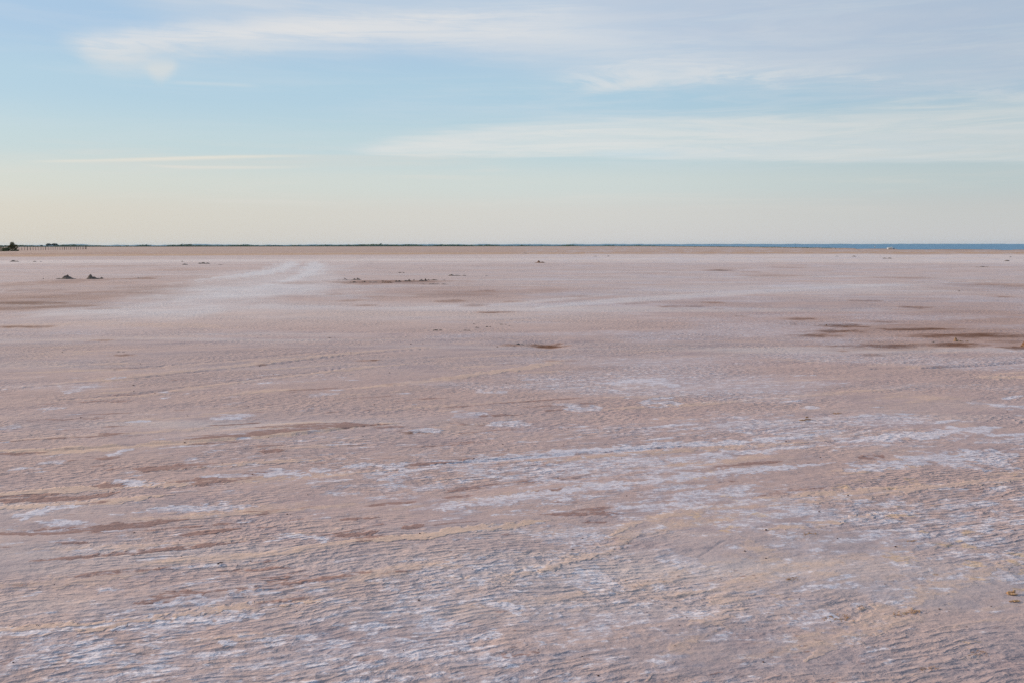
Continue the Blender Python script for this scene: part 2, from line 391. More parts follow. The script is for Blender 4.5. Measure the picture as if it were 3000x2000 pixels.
# brown damp stains further off (long in depth, so they read as thin lines)
def stain(u, v, wpx, hpx, amt, ch=None):
    ch = brown if ch is None else ch
    cx, cy = G(u, v); hw = wpx/FPX*cy/2; hpx *= 1.75; wpx *= 1.15; amt = min(1, amt*1.15); hd = max(hpx, 1)/(FPX*EYE/cy**2)/2
    idx = sel[(np.abs(x[sel]-cx) < hw*2+1) & (np.abs(y[sel]-cy) < hd*2.6+1)]
    a = (x[idx]-cx)/hw; b = (y[idx]-cy - (x[idx]-cx)*.04)/hd
    q = np.sqrt(a*a*.8+b*b)+.95*fbm(x[idx]/hw*1.2+u, y[idx]/hd*1.7, 3, 5, .6)
    m = 1-sst(q, .38, 1.38); ch[idx] = np.maximum(ch[idx], m*amt)
    return idx, m
for a in [(2465, 953, 170, 7, 1.0), (2590, 943, 90, 4, .7), (2450, 969, 150, 6, .85), (2385, 981, 150, 5, .85), (2690, 964, 260, 5, .9),
          (2830, 983, 400, 9, 1.0), (2990, 985, 260, 7, .7), (2600, 1012, 270, 9, 1.0), (2600, 1011, 110, 5, 1.0), (2790, 1010, 190, 8, .85), (2343, 934, 110, 4, .75),
          (2980, 1020, 90, 7, .9), (2960, 1001, 140, 6, .6), (2470, 1026, 40, 3, .5), (2550, 1038, 70, 4, .6), (2760, 1074, 60, 3, .5), (2330, 948, 90, 4, .5), (2640, 952, 120, 3, .5),
          (2110, 792, 110, 3, .6), (2530, 883, 90, 3, .8), (2680, 901, 95, 4, .75), (2036, 899, 80, 3, .8), (2090, 888, 60, 3, .6), (2100, 905, 50, 2, .4), (2900, 838, 260, 12, .5),
          (2940, 870, 50, 3, .6), (2200, 796, 60, 2, .3), (2300, 784, 110, 2, .4), (2650, 815, 160, 5, .35), (2260, 808, 180, 5, .3), (2170, 926, 40, 3, .5),
          (1448, 916, 105, 3, .75), (1390, 896, 80, 5, .55), (1325, 884, 95, 5, .55), (1330, 861, 290, 14, .42), (1500, 885, 60, 3, .4), (1600, 850, 130, 6, .3),
          (1430, 852, 50, 3, .55), (1150, 827, 350, 7, .7), (1070, 896, 70, 3, .45), (1020, 882, 90, 3, .45), (1100, 870, 60, 4, .35), (1855, 892, 90, 3, .7),
          (1965, 899, 70, 3, .7), (1700, 870, 60, 2, .5), (1880, 800, 130, 2, .35), (980, 862, 60, 3, .4), (870, 830, 200, 3, .3),
          (1600, 1008, 100, 7, 1.0), (1495, 1010, 60, 5, .5), (1220, 1263, 76, 8, 1.0), (1095, 1056, 26, 3, 1.0), (1075, 1056, 70, 5, .4), (765, 1065, 25, 2, .7), (1640, 1054, 90, 3, .5),
          (360, 1039, 60, 3, .7), (300, 998, 60, 3, .5), (60, 959, 160, 4, .8), (100, 961, 80, 3, .5),
          (210, 822, 200, 6, .5), (400, 817, 130, 3, .65), (460, 812, 60, 2, .5), (400, 842, 120, 4, .45), (260, 857, 160, 5, .5), (380, 857, 120, 4, .6), (100, 872, 220, 6, .55),
          (30, 836, 120, 6, .4), (200, 868, 200, 5, .5), (60, 888, 330, 9, .75), (180, 898, 260, 7, .65), (40, 905, 260, 7, .6), (450, 838, 120, 4, .35), (80, 850, 150, 6, .45),
          (180, 828, 160, 5, .45), (60, 830, 120, 5, .35), (290, 905, 140, 4, .35), (480, 860, 90, 3, .35), (530, 790, 160, 4, .2), (330, 780, 260, 4, .2), (380, 1075, 150, 3, .2)]:
    stain(*a)
for a in [(2700, 965, 560, 34, .30), (2900, 990, 420, 30, .34), (2600, 1010, 380, 18, .35), (120, 876, 560, 64, .40), (300, 830, 560, 30, .20), (2900, 930, 420, 40, .22), (2900, 840, 420, 22, .25), (60, 745, 600, 6, .3), (1300, 860, 700, 30, .18), (2450, 955, 320, 20, .3)]:
    stain(*a)
# pale driven path: pressed, smooth and salty
for pts, hw, amt in [([(855, 764), (848, 772), (808, 792), (723, 812), (600, 826), (500, 848), (420, 872)], 1.2, .55), ([(925, 766), (926, 780), (912, 800), (850, 826), (760, 850), (700, 872)], 1.1, .55),
                     ([(900, 800), (760, 818), (650, 832), (560, 856)], 1.0, .35)]:
    add(light, pts, hw, amt, .8)
for pts in [[(862, 766), (852, 774), (812, 792), (723, 812), (600, 828)], [(918, 766), (920, 780), (906, 800), (840, 824), (740, 846)], [(800, 790), (700, 808), (560, 826)]]:
    add(light, pts, .75, 1.0, .45, 0, .35)
for a in [(690, 856, 560, 50, .72), (780, 820, 330, 36, .5), (860, 790, 220, 22, .4), (560, 884, 420, 14, .5), (820, 900, 300, 12, .4), (2300, 850, 900, 22, .3)]: stain(*a, ch=light)
for pts, hw, amt in [([(1560, 905), (1800, 884), (2150, 858), (2500, 838), (2900, 826)], 1.1, .6), ([(1900, 860), (2200, 845), (2500, 828)], .5, .4),
                     ([(560, 828), (760, 842), (1000, 870), (1100, 880)], .5, .4), ([(1100, 905), (1500, 892), (1800, 862)], .4, .4)]:
    add(light, pts, hw, amt, .35)

# salt speckle that follows the ripples, patchy; tan drifts; reddish flats
near = sst(rr, 14, 7.5)
pat = fbm(wx*.30+3, wy*.45, 41, 4)
s2, t2 = rot(wx, wy, R(20))
spk = fbm(s2*4.5, t2*10, 42, 4)*lodc(.07)+.25*fn3
salt_bg = sst(pat+.75*spk+.30*sst(x, -1.0, 1.0)-.20*sst(-x, .2, 1.4)*near-.08*sst(rr, 6.5, 8), -.10, .55)*(.34+.20*near)
strk = fbm(s2*.8, t2*5.5, 43, 4)
salt = np.maximum(salt, salt_bg)
salt = np.maximum(salt, sst(strk*1.3+.6*spk+.2*pat, .40, .74)*.60*(.35+.65*near))
blob = fbm(s2*1.6, t2*4, 44, 3)
salt = np.maximum(salt, sst(blob+.7*spk, .38, .60)*sst(rr, 17, 12)*sst(rr, 7, 9)*.75)
tan = np.maximum(tan, sst(fbm(s2*.45, t2*2.6, 51, 4)+.15*spk+.05*sst(x, -.3, 1.0)*near, .04, .46)*.7*sst(rr, 30, 12))
dark = np.maximum(dark, sst(fbm(s2*.9, t2*4.6, 61, 4)+.35*spk, .14, .46)*.75*sst(rr, 18, 9)*(1-.8*sst(x-.12*rr, -.6, .8)))
# right foreground: straw-coloured crumbs
straw = sst(fbm(x*.9+4, y*1.2, 71, 3), -.1, .4)*sst(x+ (6-y)*.0, .2, 1.6)*sst(rr, 13, 6.5)
for pts, hw, amt in [([(2500, 1302), (2600, 1294)], .05, .9), ([(2560, 1340), (2680, 1328)], .06, .7), ([(2880, 1234), (2915, 1240), (2890, 1246)], .03, .9), ([(2400, 1424), (2480, 1414)], .03, .6), ([(2410, 1374), (2440, 1380)], .02, .9)]:
    add(straw, pts, hw, amt, .8)
straw = straw*sst(fbm(x*5, y*6, 72, 3), .0, .4)*.75*lodc(.05)
spk2 = fbm(s2*16, t2*26, 45, 3)*lodc(.028)+.6*fbm(s2*6, t2*11, 46, 2)*lodc(.06)
salt = np.clip(salt*(1-.35*sst(spk2, -.02, .42)*near), 0, 1)
dark = np.clip(dark*(1-.5*sst(spk2, .05, .5)), 0, 1)
fleck = sst(fbm(s2*11, t2*34, 47, 3), .16, .42)*lodc(.03)*(.35+.65*sst(fbm(wx*.7, wy*.9, 48, 3), -.2, .35))
dark = np.maximum(dark, fleck*.45*sst(rr, 12, 7))
tan = np.clip(tan*(1-.7*salt), 0, 1); dark = np.clip(dark*(1-.85*salt), 0, 1)

# relief ------------------------------------------------------------
amp = sst(fbm(wx*.42+20, wy*.7, 81, 3), -.38, .28)*.85+.15
amp = amp*(1-.75*sst(tan, .3, .8))*(1-.45*sst(dark, .4, .9))
ph = tA/.046 + 1.0*fbm(sA*2.2, tA*4.5, 82, 3)
crest = (0.5+0.5*np.sin(2*math.pi*ph))
crest = crest**1.4
brk = sst(fbm(sA*4.5, tA*16, 83, 3), -.25, .25)
rip = crest*brk*.0050*amp*lod(.046)
rough1 = np.maximum(fbm(sA*9, tA*18, 84, 3), -.16)*.0055*(.35+.65*amp)*lod(.05)
rough2 = fbm(x*24, y*30, 85, 2)*.0016*lod(.04)
sr, tr = rot(wx, wy, R(22))
mid = fbm(sr*1.9, tr*4.6, 86, 4)*.006*lod(.16)
mid2 = fbm(sr*.35, tr*1.6, 87, 3)*.016*lod(.6)
big = fbm(x*.06, y*.09, 88, 3)*.05
# the near right has rounder, broken lumps instead of long ripples
rt = sst(x-.25*(y-5), .4, 2.2)*sst(rr, 10, 6)
lump = np.maximum(fbm(sA*9+1, tA*17, 89, 3), -.1)*.006*lod(.06)
z = (rip*.35+rough1*.4)*(1-.45*rt)+lump*(rt*.8+.1)*(.4+.6*amp)*.7+rough2+mid+mid2+big+hgt
z += salt*.0012
# hollow of the brown pit beside the middle mound
cx, cy = G(1600, 1008); z -= .05*np.exp(-(((x-cx)/.35)**2+((y-cy)/.5)**2))
# coast: beyond this line the sheet dips under the water
azs = np.array([-3.15, -.75, -.50, -.17, .12, .17, .288, .345, .42, .475, .60, .9, 3.15])
cst = np.array([2500, 2400, 1900, 1500, 1150, 950, 545, 385, 330, 315, 290, 280, 2500])
az = np.arctan2(x, y)
coast = np.interp(az, azs, cst)*(1+.035*fbm(az*30, az*0+.3, 91, 4)*1.5)
z -= sst(rr, coast, coast*1.03+6)*1.2
z += .10*sst(rr, coast*.86, coast*.95)*(rr < coast*1.02)*(1-sst(rr, coast*.97, coast*1.02))
z[rr < 2.0] *= .3
farb = sst(rr*(1+.10*fbm(az*14, rr*.01, 92, 4)), 165, 205)
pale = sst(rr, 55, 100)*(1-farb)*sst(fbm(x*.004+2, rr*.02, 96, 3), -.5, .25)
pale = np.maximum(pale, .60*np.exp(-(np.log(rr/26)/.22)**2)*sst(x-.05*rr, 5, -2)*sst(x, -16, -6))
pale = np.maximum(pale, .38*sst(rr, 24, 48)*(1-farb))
far2 = np.clip(np.exp(-((rr-188-20*(az+.5))/14)**2), 0, 1)
shore = sst(rr, coast*.84, coast*.97)

me = bpy.data.meshes.new('ground')
co = np.stack([x, y, z], 1).astype(np.float32)
i0 = np.arange(NR-1)[:, None]*NA; j0 = np.arange(NA)[None, :]; j1 = (j0+1) % NA
quads = np.stack([i0+j0, i0+NA+j0, i0+NA+j1, i0+j1], -1).reshape(-1, 4)
nv = len(co); nf = len(quads)
me.vertices.add(nv+1); me.loops.add(nf*4+NA*3); me.polygons.add(nf+NA)
me.vertices.foreach_set('co', np.concatenate([co.ravel(), np.array([0, 0, float(z[:NA].mean())], np.float32)]))
tri = np.stack([np.full(NA, nv), np.arange(NA), (np.arange(NA)+1) % NA], 1)
me.loops.foreach_set('vertex_index', np.concatenate([quads.ravel(), tri.ravel()]).astype(np.int32))
ls = np.concatenate([np.arange(nf)*4, nf*4+np.arange(NA)*3]).astype(np.int32)
me.polygons.foreach_set('loop_start', ls)
me.polygons.foreach_set('use_smooth', np.ones(nf+NA, bool))
me.update(calc_edges=True)
def attr(name, arr):
    a = me.attributes.new(name, 'FLOAT', 'POINT')
    a.data.foreach_set('value', np.concatenate([arr, [0]]).astype(np.float32))
attr('salt', np.clip(salt, 0, 1)); attr('damp', dark); attr('tan', tan); attr('brown', brown); attr('pressed', light)
attr('ripple', np.clip(amp, 0, 1)); attr('pale', pale); attr('straw', straw); attr('far_scrub', farb); attr('far_line', far2); attr('shore', shore)
attr('mauve', np.clip(.5+1.1*fbm(x*.11, y*.16, 95, 4), 0, 1))

def mat(name):
    m = bpy.data.materials.new(name); m.use_nodes = True
    t = NT(m.node_tree); b = t.n['Principled BSDF']
    return m, t, b
def colr(r_, g_, b_): return (r_, g_, b_, 1.0)

gm, g, gb = mat('salt_flat')
pos = g.new('ShaderNodeNewGeometry').outputs['Position']
def at(nm): return g.new('ShaderNodeAttribute', attribute_name=nm).outputs['Fac']

def pw_noise(sx, sy, rot_deg, detail, rough, off=0.0):
    return g.noise(g.mapping(pos, rot=(0, 0, R(-rot_deg)), scale=(sx, sy, .05), loc=(off, off*.7, 0)), 1.0, detail, rough)
def soft(attr_sock, nz, amt, lo, hi, nz2=None, amt2=0):
    v = g.math('MULTIPLY_ADD', g.math('SUBTRACT', nz, .5), amt, attr_sock)
    if nz2 is not None: v = g.math('MULTIPLY_ADD', g.math('SUBTRACT', nz2, .5), amt2, v)
    return g.ss(v, lo, hi)
nL = pw_noise(5.2, 8.5, 20, 5, .74)            # lacy crust edges
nS = pw_noise(21, 33, 18, 4, .66, 3)          # flecks
nG = pw_noise(60, 90, 10, 3, .7, 7)           # grains
nM = pw_noise(1.3, 1.9, 16, 7, .74, 11)       # mottling of every size
nW = pw_noise(.05, .30, 4, 6, .62, 17)        # wide drifts far off
nV = pw_noise(.012, .05, 0, 5, .6, 23)
base = g.mix(at('mauve'), colr(.445, .318, .297), colr(.37, .306, .312))
base = g.mix(g.math('MULTIPLY', g.ss(nM, .40, .62), .7), base, colr(.50, .365, .32))
base = g.mix(g.math('MULTIPLY', g.ss(nM, .47, .34), .65), base, colr(.335, .25, .25))
base = g.mix(g.math('MULTIPLY', g.ss(nW, .42, .64), .75), base, colr(.45, .32, .285))
base = g.mix(g.math('MULTIPLY', g.ss(nW, .46, .34), .55), base, colr(.56, .50, .48))
base = g.mix(g.math('MULTIPLY', at('pale'), .9), base, g.mix(g.ss(nW, .4, .6), colr(.65, .575, .55), colr(.645, .535, .48)))
base = g.mix(g.math('MULTIPLY', at('far_scrub'), .85), base, g.mix(g.ss(nV, .4, .6), colr(.40, .27, .215), colr(.46, .33, .25)))
base = g.mix(g.math('MULTIPLY', at('far_line'), .85), base, colr(.48, .30, .165))
base = g.mix(g.math('MULTIPLY', at('pressed'), g.ss(nM, .3, .6, .6, 1.0)), base, colr(.64, .605, .60))
tm = g.math('MULTIPLY', soft(at('tan'), nL, 1.3, .22, .95, nS, .7), g.ss(nG, .68, .40, .6, 1.0))
base = g.mix(g.math('MULTIPLY', tm, .86), base, colr(.62, .435, .32))
dm = soft(at('damp'), nL, 1.5, .28, .62, nS, 1.1)
base = g.mix(g.math('MULTIPLY', dm, .9), base, g.mix(g.ss(nG, .38, .6), colr(.21, .12, .105), colr(.33, .195, .165)))
bm_ = g.math('MULTIPLY', g.math('POWER', at('brown'), .85), g.ss(nM, .34, .62, .72, 1.0))
base = g.mix(bm_, base, g.mix(at('brown'), colr(.40, .22, .145), colr(.13, .045, .014)))
base = g.mix(g.math('MULTIPLY', g.ss(at('salt'), .05, .6), .42), base, colr(.44, .42, .475))
sm_a = g.math('MULTIPLY', soft(at('salt'), nL, 2.0, .34, .68, nS, 1.9), g.ss(nG, .66, .42, .45, 1.0))
base = g.mix(g.math('MULTIPLY', sm_a, .74), base, g.mix(g.ss(nS, .3, .7), colr(.62, .60, .66), colr(.73, .71, .75)))
st = soft(at('straw'), nS, 1.6, .30, .55)
base = g.mix(g.math('MULTIPLY', st, .6), base, colr(.60, .40, .225))
base = g.mix(g.math('MULTIPLY', at('shore'), .5), base, colr(.20, .13, .09))
# dark and rusty crumbs, more of them where the crust is broken
cr_m = g.math('MULTIPLY', g.ss(nS, .615, .67), g.ss(nM, .36, .60, .25, 1.0))
base = g.mix(g.math('MULTIPLY', cr_m, .72), base, colr(.20, .115, .10))
base = g.mix(g.math('MULTIPLY', g.ss(nG, .60, .72), .45), base, colr(.24, .15, .13))
base = g.mix(g.math('MULTIPLY', g.ss(nG, .40, .28), .35), base, colr(.70, .58, .52))
g.l.new(base, gb.inputs['Base Color']); gb.inputs['Roughness'].default_value = .92
gb.inputs['Specular IOR Level'].default_value = .25
def bump(h, dist, prev=None, strength=1.0):
    n = g.new('ShaderNodeBump'); n.inputs['Strength'].default_value = strength; n.inputs['Distance'].default_value = dist
    g.l.new(h, n.inputs['Height'])
    if prev is not None: g.l.new(prev, n.inputs['Normal'])
    return n.outputs[0]
wv = g.new('ShaderNodeTexNoise'); g.l.new(g.mapping(pos, scale=(.9, .9, .05)), wv.inputs['Vector']); wv.inputs['Scale'].default_value = 1.0; wv.inputs['Detail'].default_value = 2
wsc = g.new('ShaderNodeVectorMath', operation='MULTIPLY_ADD'); g.l.new(wv.outputs['Color'], wsc.inputs[0]); wsc.inputs[1].default_value = (.55, .40, 0); g.l.new(pos, wsc.inputs[2]); warpv = wsc.outputs[0]

def ripple(lam, rot_deg, f_phase, a_phase, f_brk, off):
    m = g.mapping(warpv, rot=(0, 0, R(-rot_deg)), loc=(off, off, 0))
    sx = g.new('ShaderNodeSeparateXYZ'); g.l.new(m, sx.inputs[0])
    pn_ = g.noise(g.mapping(m, scale=(f_phase*.8, f_phase*1.2, .05)), 1.0, 3, .55)
    ph_ = g.math('MULTIPLY_ADD', pn_, a_phase, g.math('DIVIDE', sx.outputs[1], lam))
    wv_ = g.math('MULTIPLY_ADD', g.math('SINE', g.math('MULTIPLY', ph_, 2*math.pi)), .5, .5)
    wv_ = g.math('POWER', wv_, 1.5)
    br = g.ss(g.noise(g.mapping(m, scale=(f_brk, f_brk*1.7, .05), loc=(3, 1, 0)), 1.0, 3, .6), .40, .60, .05, 1.0)
    return g.math('MULTIPLY', wv_, br)
r1 = ripple(.050, 17, 6.0, 2.0, 11, 31)
r2 = ripple(.095, 12, 3.2, 2.2, 6.0, 57)
vor = g.new('ShaderNodeTexVoronoi', feature='F1'); vor.inputs['Randomness'].default_value = .9
g.l.new(g.mapping(warpv, rot=(0, 0, R(-20)), scale=(12, 19, .05), loc=(9, 4, 0)), vor.inputs['Vector']); vor.inputs['Scale'].default_value = 1.0
sc_ = g.math('ADD', g.math('MULTIPLY', vor.outputs['Distance'], .75), g.math('MULTIPLY', g.noise(g.mapping(warpv, scale=(22, 30, .05)), 1.0, 3, .6), .5))      # fish-scale cells
b1 = bump(g.math('MULTIPLY', g.math('ADD', g.math('MULTIPLY', r1, .75), g.math('MULTIPLY', sc_, 2.6)), at('ripple')), .0080)
b2 = bump(g.math('ADD', g.math('MULTIPLY', g.math('MULTIPLY', r2, at('ripple')), .3), pw_noise(5, 7, 17, 5, .68, 37)), .0095, b1)
b3 = bump(pw_noise(.8, 1.1, 12, 4, .6, 41), .04, b2)
b4 = bump(g.math('ADD', nS, g.math('MULTIPLY', nG, .5)), .004, b3)
g.l.new(b4, gb.inputs['Normal'])
ground = link('ground', me, gm); tag(ground, 'wide pale pink salt flat with ripples and wheel tracks', kind='structure')

# height look-up for things set on the ground
zg = z.reshape(NR, NA)
def gz(px, py):
    q = math.hypot(px, py); a = math.atan2(px, py)
    i = int(np.clip(np.searchsorted(r, q), 0, NR-1)); j = int(np.clip(np.searchsorted(ang, a), 0, NA-1))
    return float(zg[i, j])

# ------------------------------------------------------------------ sea
sm_, t, b = mat('sea_water')
pw = t.new('ShaderNodeNewGeometry').outputs['Position']
wn = t.noise(t.mapping(pw, scale=(.25, 1, 1)), .06, 5, .6)
t.l.new(t.mix(t.ss(wn, .35, .65), colr(.12, .25, .37), colr(.17, .30, .41)), b.inputs['Base Color'])
b.inputs['Roughness'].default_value = .6; b.inputs['IOR'].default_value = 1.33; b.inputs['Specular IOR Level'].default_value = .12
bpn = t.new('ShaderNodeBump'); bpn.inputs['Strength'].default_value = .8; bpn.inputs['Distance'].default_value = .5
t.l.new(t.noise(pw, .5, 5, .6), bpn.inputs['Height']); t.l.new(bpn.outputs[0], b.inputs['Normal'])
bm = bmesh.new()
NS = 90
ri = [bm.verts.new((240*math.sin(2*math.pi*k/NS), 240*math.cos(2*math.pi*k/NS), -.35)) for k in range(NS)]
ro = [bm.verts.new((11900*math.sin(2*math.pi*k/NS), 11900*math.cos(2*math.pi*k/NS), -.35)) for k in range(NS)]
for k in range(NS): bm.faces.new((ri[k], ri[(k+1) % NS], ro[(k+1) % NS], ro[k]))
m_ = bpy.data.meshes.new('sea'); bm.to_mesh(m_); bm.free()
tag(link('sea', m_, sm_), 'deep blue strip of sea at the right horizon', kind='structure')

# ------------------------------------------------------------------ far hills and shore
hm, t, b = mat('distant_land')
pw = t.new('ShaderNodeNewGeometry').outputs['Position']
t.l.new(t.mix(t.noise(pw, .01, 3), colr(.05, .15, .22), colr(.09, .20, .26)), b.inputs['Base Color']); b.inputs['Roughness'].default_value = 1  # blue of the distance haze is put into the base colour
rng = random.Random(4)
def ridge(name, az0, az1, dist, hfun, depth, n=400):
    vs = []; fs = []
    for i in range(n+1):
        a = az0+(az1-az0)*i/n; h = hfun(a)
        for (dd, zz) in ((0, -1), (depth*.35, h*.8), (depth*.6, h), (depth, -1)):
            q = dist+dd; vs.append((q*math.sin(a), q*math.cos(a), zz))
    for i in range(n):
        for k in range(3):
            p = i*4+k; fs.append((p, p+4, p+5, p+1))
    return mesh_np(name, vs, fs)
nz = lambda a, f, sd: float(pn(np.array([a*f]), np.array([.37]), sd)[0])
def hh(a):
    u = 1500+math.tan(a)*FPX
    base_ = 3.0+2.2*nz(a, 60, 1)+1.6*nz(a, 220, 2)+1.2*abs(nz(a, 600, 3))*2
    lift = 6.5*math.exp(-((u-222)/34)**2)+3*math.exp(-((u-560)/90)**2)
    return max(.2, base_*1.5+lift)*max(0, 1-max(0, (u-1500))/1900)
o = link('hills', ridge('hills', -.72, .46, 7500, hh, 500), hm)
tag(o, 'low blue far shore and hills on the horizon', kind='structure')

# ------------------------------------------------------------------ foliage
def leaf_cloud(blobs, n, size, seed, squash=1.0):
    """blobs: (x,y,z,rx,ry,rz). many small leaf-clump faces spread through the volumes, denser to the outside"""
    rg = random.Random(seed); vs = []; fs = []
    tot = sum(bb[3]*bb[4]*bb[5] for bb in blobs)**1.0
    for bb in blobs:
        k = max(10, int(n*bb[3]*bb[4]*bb[5]/tot))
        for _ in range(k):
            while True:
                p = Vector((rg.uniform(-1, 1), rg.uniform(-1, 1), rg.uniform(-1, 1)))
                if .05 < p.length <= 1: break
            p = p.normalized()*(p.length**.45)*(1+rg.gauss(0, .07))
            c = Vector((bb[0]+p.x*bb[3], bb[1]+p.y*bb[4], max(.02, bb[2]+p.z*bb[5])))
            a = Vector((rg.gauss(0, 1), rg.gauss(0, 1), rg.gauss(0, 1))).normalized()
            q = a.orthogonal().normalized(); q2 = a.cross(q); s_ = size*rg.uniform(.5, 1.4)
            i = len(vs)
            vs += [c+q*s_, c+q2*s_*.6, c-q*s_, c-q2*s_*.6]; fs.append((i, i+1, i+2, i+3))
    return vs, fs
def foliage_mat(name, c1, c2, sc):
    m, t, b = mat(name)
    pw = t.new('ShaderNodeNewGeometry').outputs['Position']
    t.l.new(t.mix(t.ss(t.noise(pw, sc, 3), .38, .62), c1, c2), b.inputs['Base Color']); b.inputs['Roughness'].default_value = .8
    b.inputs['Specular IOR Level'].default_value = .2
    return m
M_bush = foliage_mat('bush_leaves', colr(.075, .085, .025), colr(.15, .125, .035), 1.1)
M_green = foliage_mat('low_shrub_leaves', colr(.045, .075, .03), colr(.085, .105, .035), .8)
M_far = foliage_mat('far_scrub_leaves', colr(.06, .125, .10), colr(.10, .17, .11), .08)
M_grove = foliage_mat('grove_leaves', colr(.018, .045, .04), colr(.035, .07, .05), .15)
M_bark, t, b = mat('bark'); b.inputs['Base Color'].default_value = colr(.09, .065, .045); b.inputs['Roughness'].default_value = .9

def trunk_mesh(name, paths):
    vs = []; fs = []
    for pts, r0, r1 in paths:
        base_i = len(vs); n = len(pts)
        for k, p in enumerate(pts):
            rr_ = r0+(r1-r0)*k/(n-1)
            for q in range(7):
                a = 2*math.pi*q/7; vs.append((p[0]+rr_*math.cos(a), p[1]+rr_*math.sin(a), p[2]))
        for k in range(n-1):
            for q in range(7):
                fs.append((base_i+k*7+q, base_i+k*7+(q+1) % 7, base_i+(k+1)*7+(q+1) % 7, base_i+(k+1)*7+q))
        fs.append(tuple(base_i+(n-1)*7+q for q in range(7)))
    return mesh_np(name, vs, fs, True)

def shrub(name, u, v, blobs, n, size, m, seed, label, cat, group=None, trunk=True, H=2.0):
    px, py = G(u, v); root = empty(name, (px, py, gz(px, py)))
    tag(root, label, cat, group)
    vs, fs = leaf_cloud(blobs, n, size, seed); link('crown', mesh_np('crown', vs, fs), m, root)
    rg = random.Random(seed+1); paths = []
    for bb in blobs[:5]:
        paths.append(([(0, 0, -.1), (bb[0]*.35, bb[1]*.35, bb[2]*.4), (bb[0]*.8, bb[1]*.8, bb[2]*.85), (bb[0], bb[1], bb[2]+bb[5]*.4)], .035*H, .008*H))
    link('trunk', trunk_mesh('trunk', paths), M_bark, root)
    return root
mpp = lambda u, v: G(u, v)[1]/FPX   # metres per photo pixel at this spot
k = mpp(37, 734)
shrub('bush', 37, 733.5, [(-1.0*8*k, 0, 8*k, 7*k, 6*k, 7*k), (0, 0, 12*k, 8*k, 7*k, 9*k), (-3*k, 0, 19*k, 5*k, 5*k, 6*k), (1*k, .2, 21*k, 3*k, 3*k, 4.5*k), (9*k, 0, 9*k, 6*k, 6*k, 8*k), (-8*k, 0, 11*k, 4*k, 5*k, 4*k), (11*k, .3, 14*k, 3*k, 3*k, 3*k)],
      2600, .13, M_bush, 3, 'tall ochre green bush at the end of the post fence', 'bush')
for (u, v, wd, hd, sd, lb) in [(-8, 737, 46, 15, 11, 'low green shrub cut off by the left edge of the photo'), (18, 736.5, 20, 11, 12, 'low green shrub mound just left of the tall ochre bush'), (42, 736.2, 24, 4.5, 13, 'flat green creeping shrub at the foot of the tall ochre bush')]:
    k = mpp(max(u, 0), v)
    bl = [(rng.uniform(-.5, .5)*wd*k*.7, rng.uniform(-.8, .8), hd*k*.45, wd*k*.28, 1.2, hd*k*.55) for _ in range(5)]+[(0, 0, hd*k*.4, wd*k*.5, 1.4, hd*k*.5)]
    shrub('low_shrub', u, v, bl, 1500, .10, M_green, sd, lb, 'shrub', 'low green shrubs beside the fence', H=.8)
# far grove and single trees
def far_tree(name, u, v, wpx, hpx, seed, label, group=None):
    k = 2350/FPX; px = (u-1500)/FPX*2350; root = empty(name, (px, 2350, -.3)); rg = random.Random(seed)
    tag(root, label, 'tree', group)
    W_, H_ = wpx*k/2, hpx*k
    bl = [(0, 0, H_*.62, W_*.7, W_*.6, H_*.36)]
    for i in range(7):
        a = rg.uniform(-1, 1); bl.append((a*W_*.72, rg.uniform(-.4, .4)*W_, H_*(.62-.22*abs(a)+rg.uniform(-.08, .14)), W_*.32, W_*.3, H_*.24))
    vs, fs = leaf_cloud(bl, 1300, H_*.10, seed); link('crown', mesh_np('crown', vs, fs), M_grove, root)
    link('trunk', trunk_mesh('trunk', [([(0, 0, -.5), (.1, 0, H_*.3), (0, .1, H_*.7)], H_*.05, H_*.02)] + [([(0, 0, H_*.25), (bb[0], bb[1], bb[2])], H_*.025, H_*.008) for bb in bl[1:4]]), M_bark, root)
far_tree('tree', 143, 722, 19, 9, 21, 'left dark rounded tree of the far grove behind the fence', 'trees of the far grove')
far_tree('tree', 160, 722, 24, 9, 22, 'right and wider dark tree of the far grove behind the fence', 'trees of the far grove')
far_tree('tree', 121.5, 722, 8, 4.5, 23, 'tiny dark tree standing alone left of the far grove')
far_tree('tree', 188, 722, 11, 4.5, 24, 'small flat dark tree standing alone right of the far grove')

# belt of scrub along the far edge of the flat: a mass nobody could count
rg = random.Random(77); vs = []; fs = []
def scrub_h(u):
    a = .9+.9*max(0, nz(u/3000, 40, 5))*2+.8*max(0, nz(u/3000, 160, 6))
    a += 1.0*math.exp(-((u-1090)/130)**2)+.4*math.exp(-((u-700)/200)**2)
    return a*(1 if u < 1500 else max(.25, 1-(u-1500)/900))
for i in range(7200):
    u = rg.uniform(-300, 2480)
    if u > 1500 and rg.random() < (u-1500)/1000: continue
    d0 = float(np.interp(math.atan((u-1500)/FPX), azs, cst))*rg.uniform(.80, .93)/math.cos(math.atan((u-1500)/FPX))**0
    a = math.atan((u-1500)/FPX); px, py = d0*math.sin(a), d0*math.cos(a); h = .78*scrub_h(u)*rg.uniform(.5, 1.0)*d0/1250
    if rg.random() < .02: h *= 1.5
    for q in range(9):
        c = Vector((px+rg.gauss(0, 1.3), py+rg.gauss(0, 2.5), rg.uniform(.1, 1)**.8*h)); s_ = rg.uniform(.25, .6)*h+.15
        n_ = Vector((rg.gauss(0, 1), rg.gauss(0, 1), rg.gauss(0, 1))).normalized(); q1 = n_.orthogonal().normalized(); q2 = n_.cross(q1); i_ = len(vs)
        vs += [c+q1*s_*1.5, c+q2*s_*.5, c-q1*s_*1.5, c-q2*s_*.5]; fs.append((i_, i_+1, i_+2, i_+3))
tag(link('scrub', mesh_np('scrub', vs, fs), M_far), 'dark green line of far scrub along the edge of the flat', 'scrub', kind='stuff')

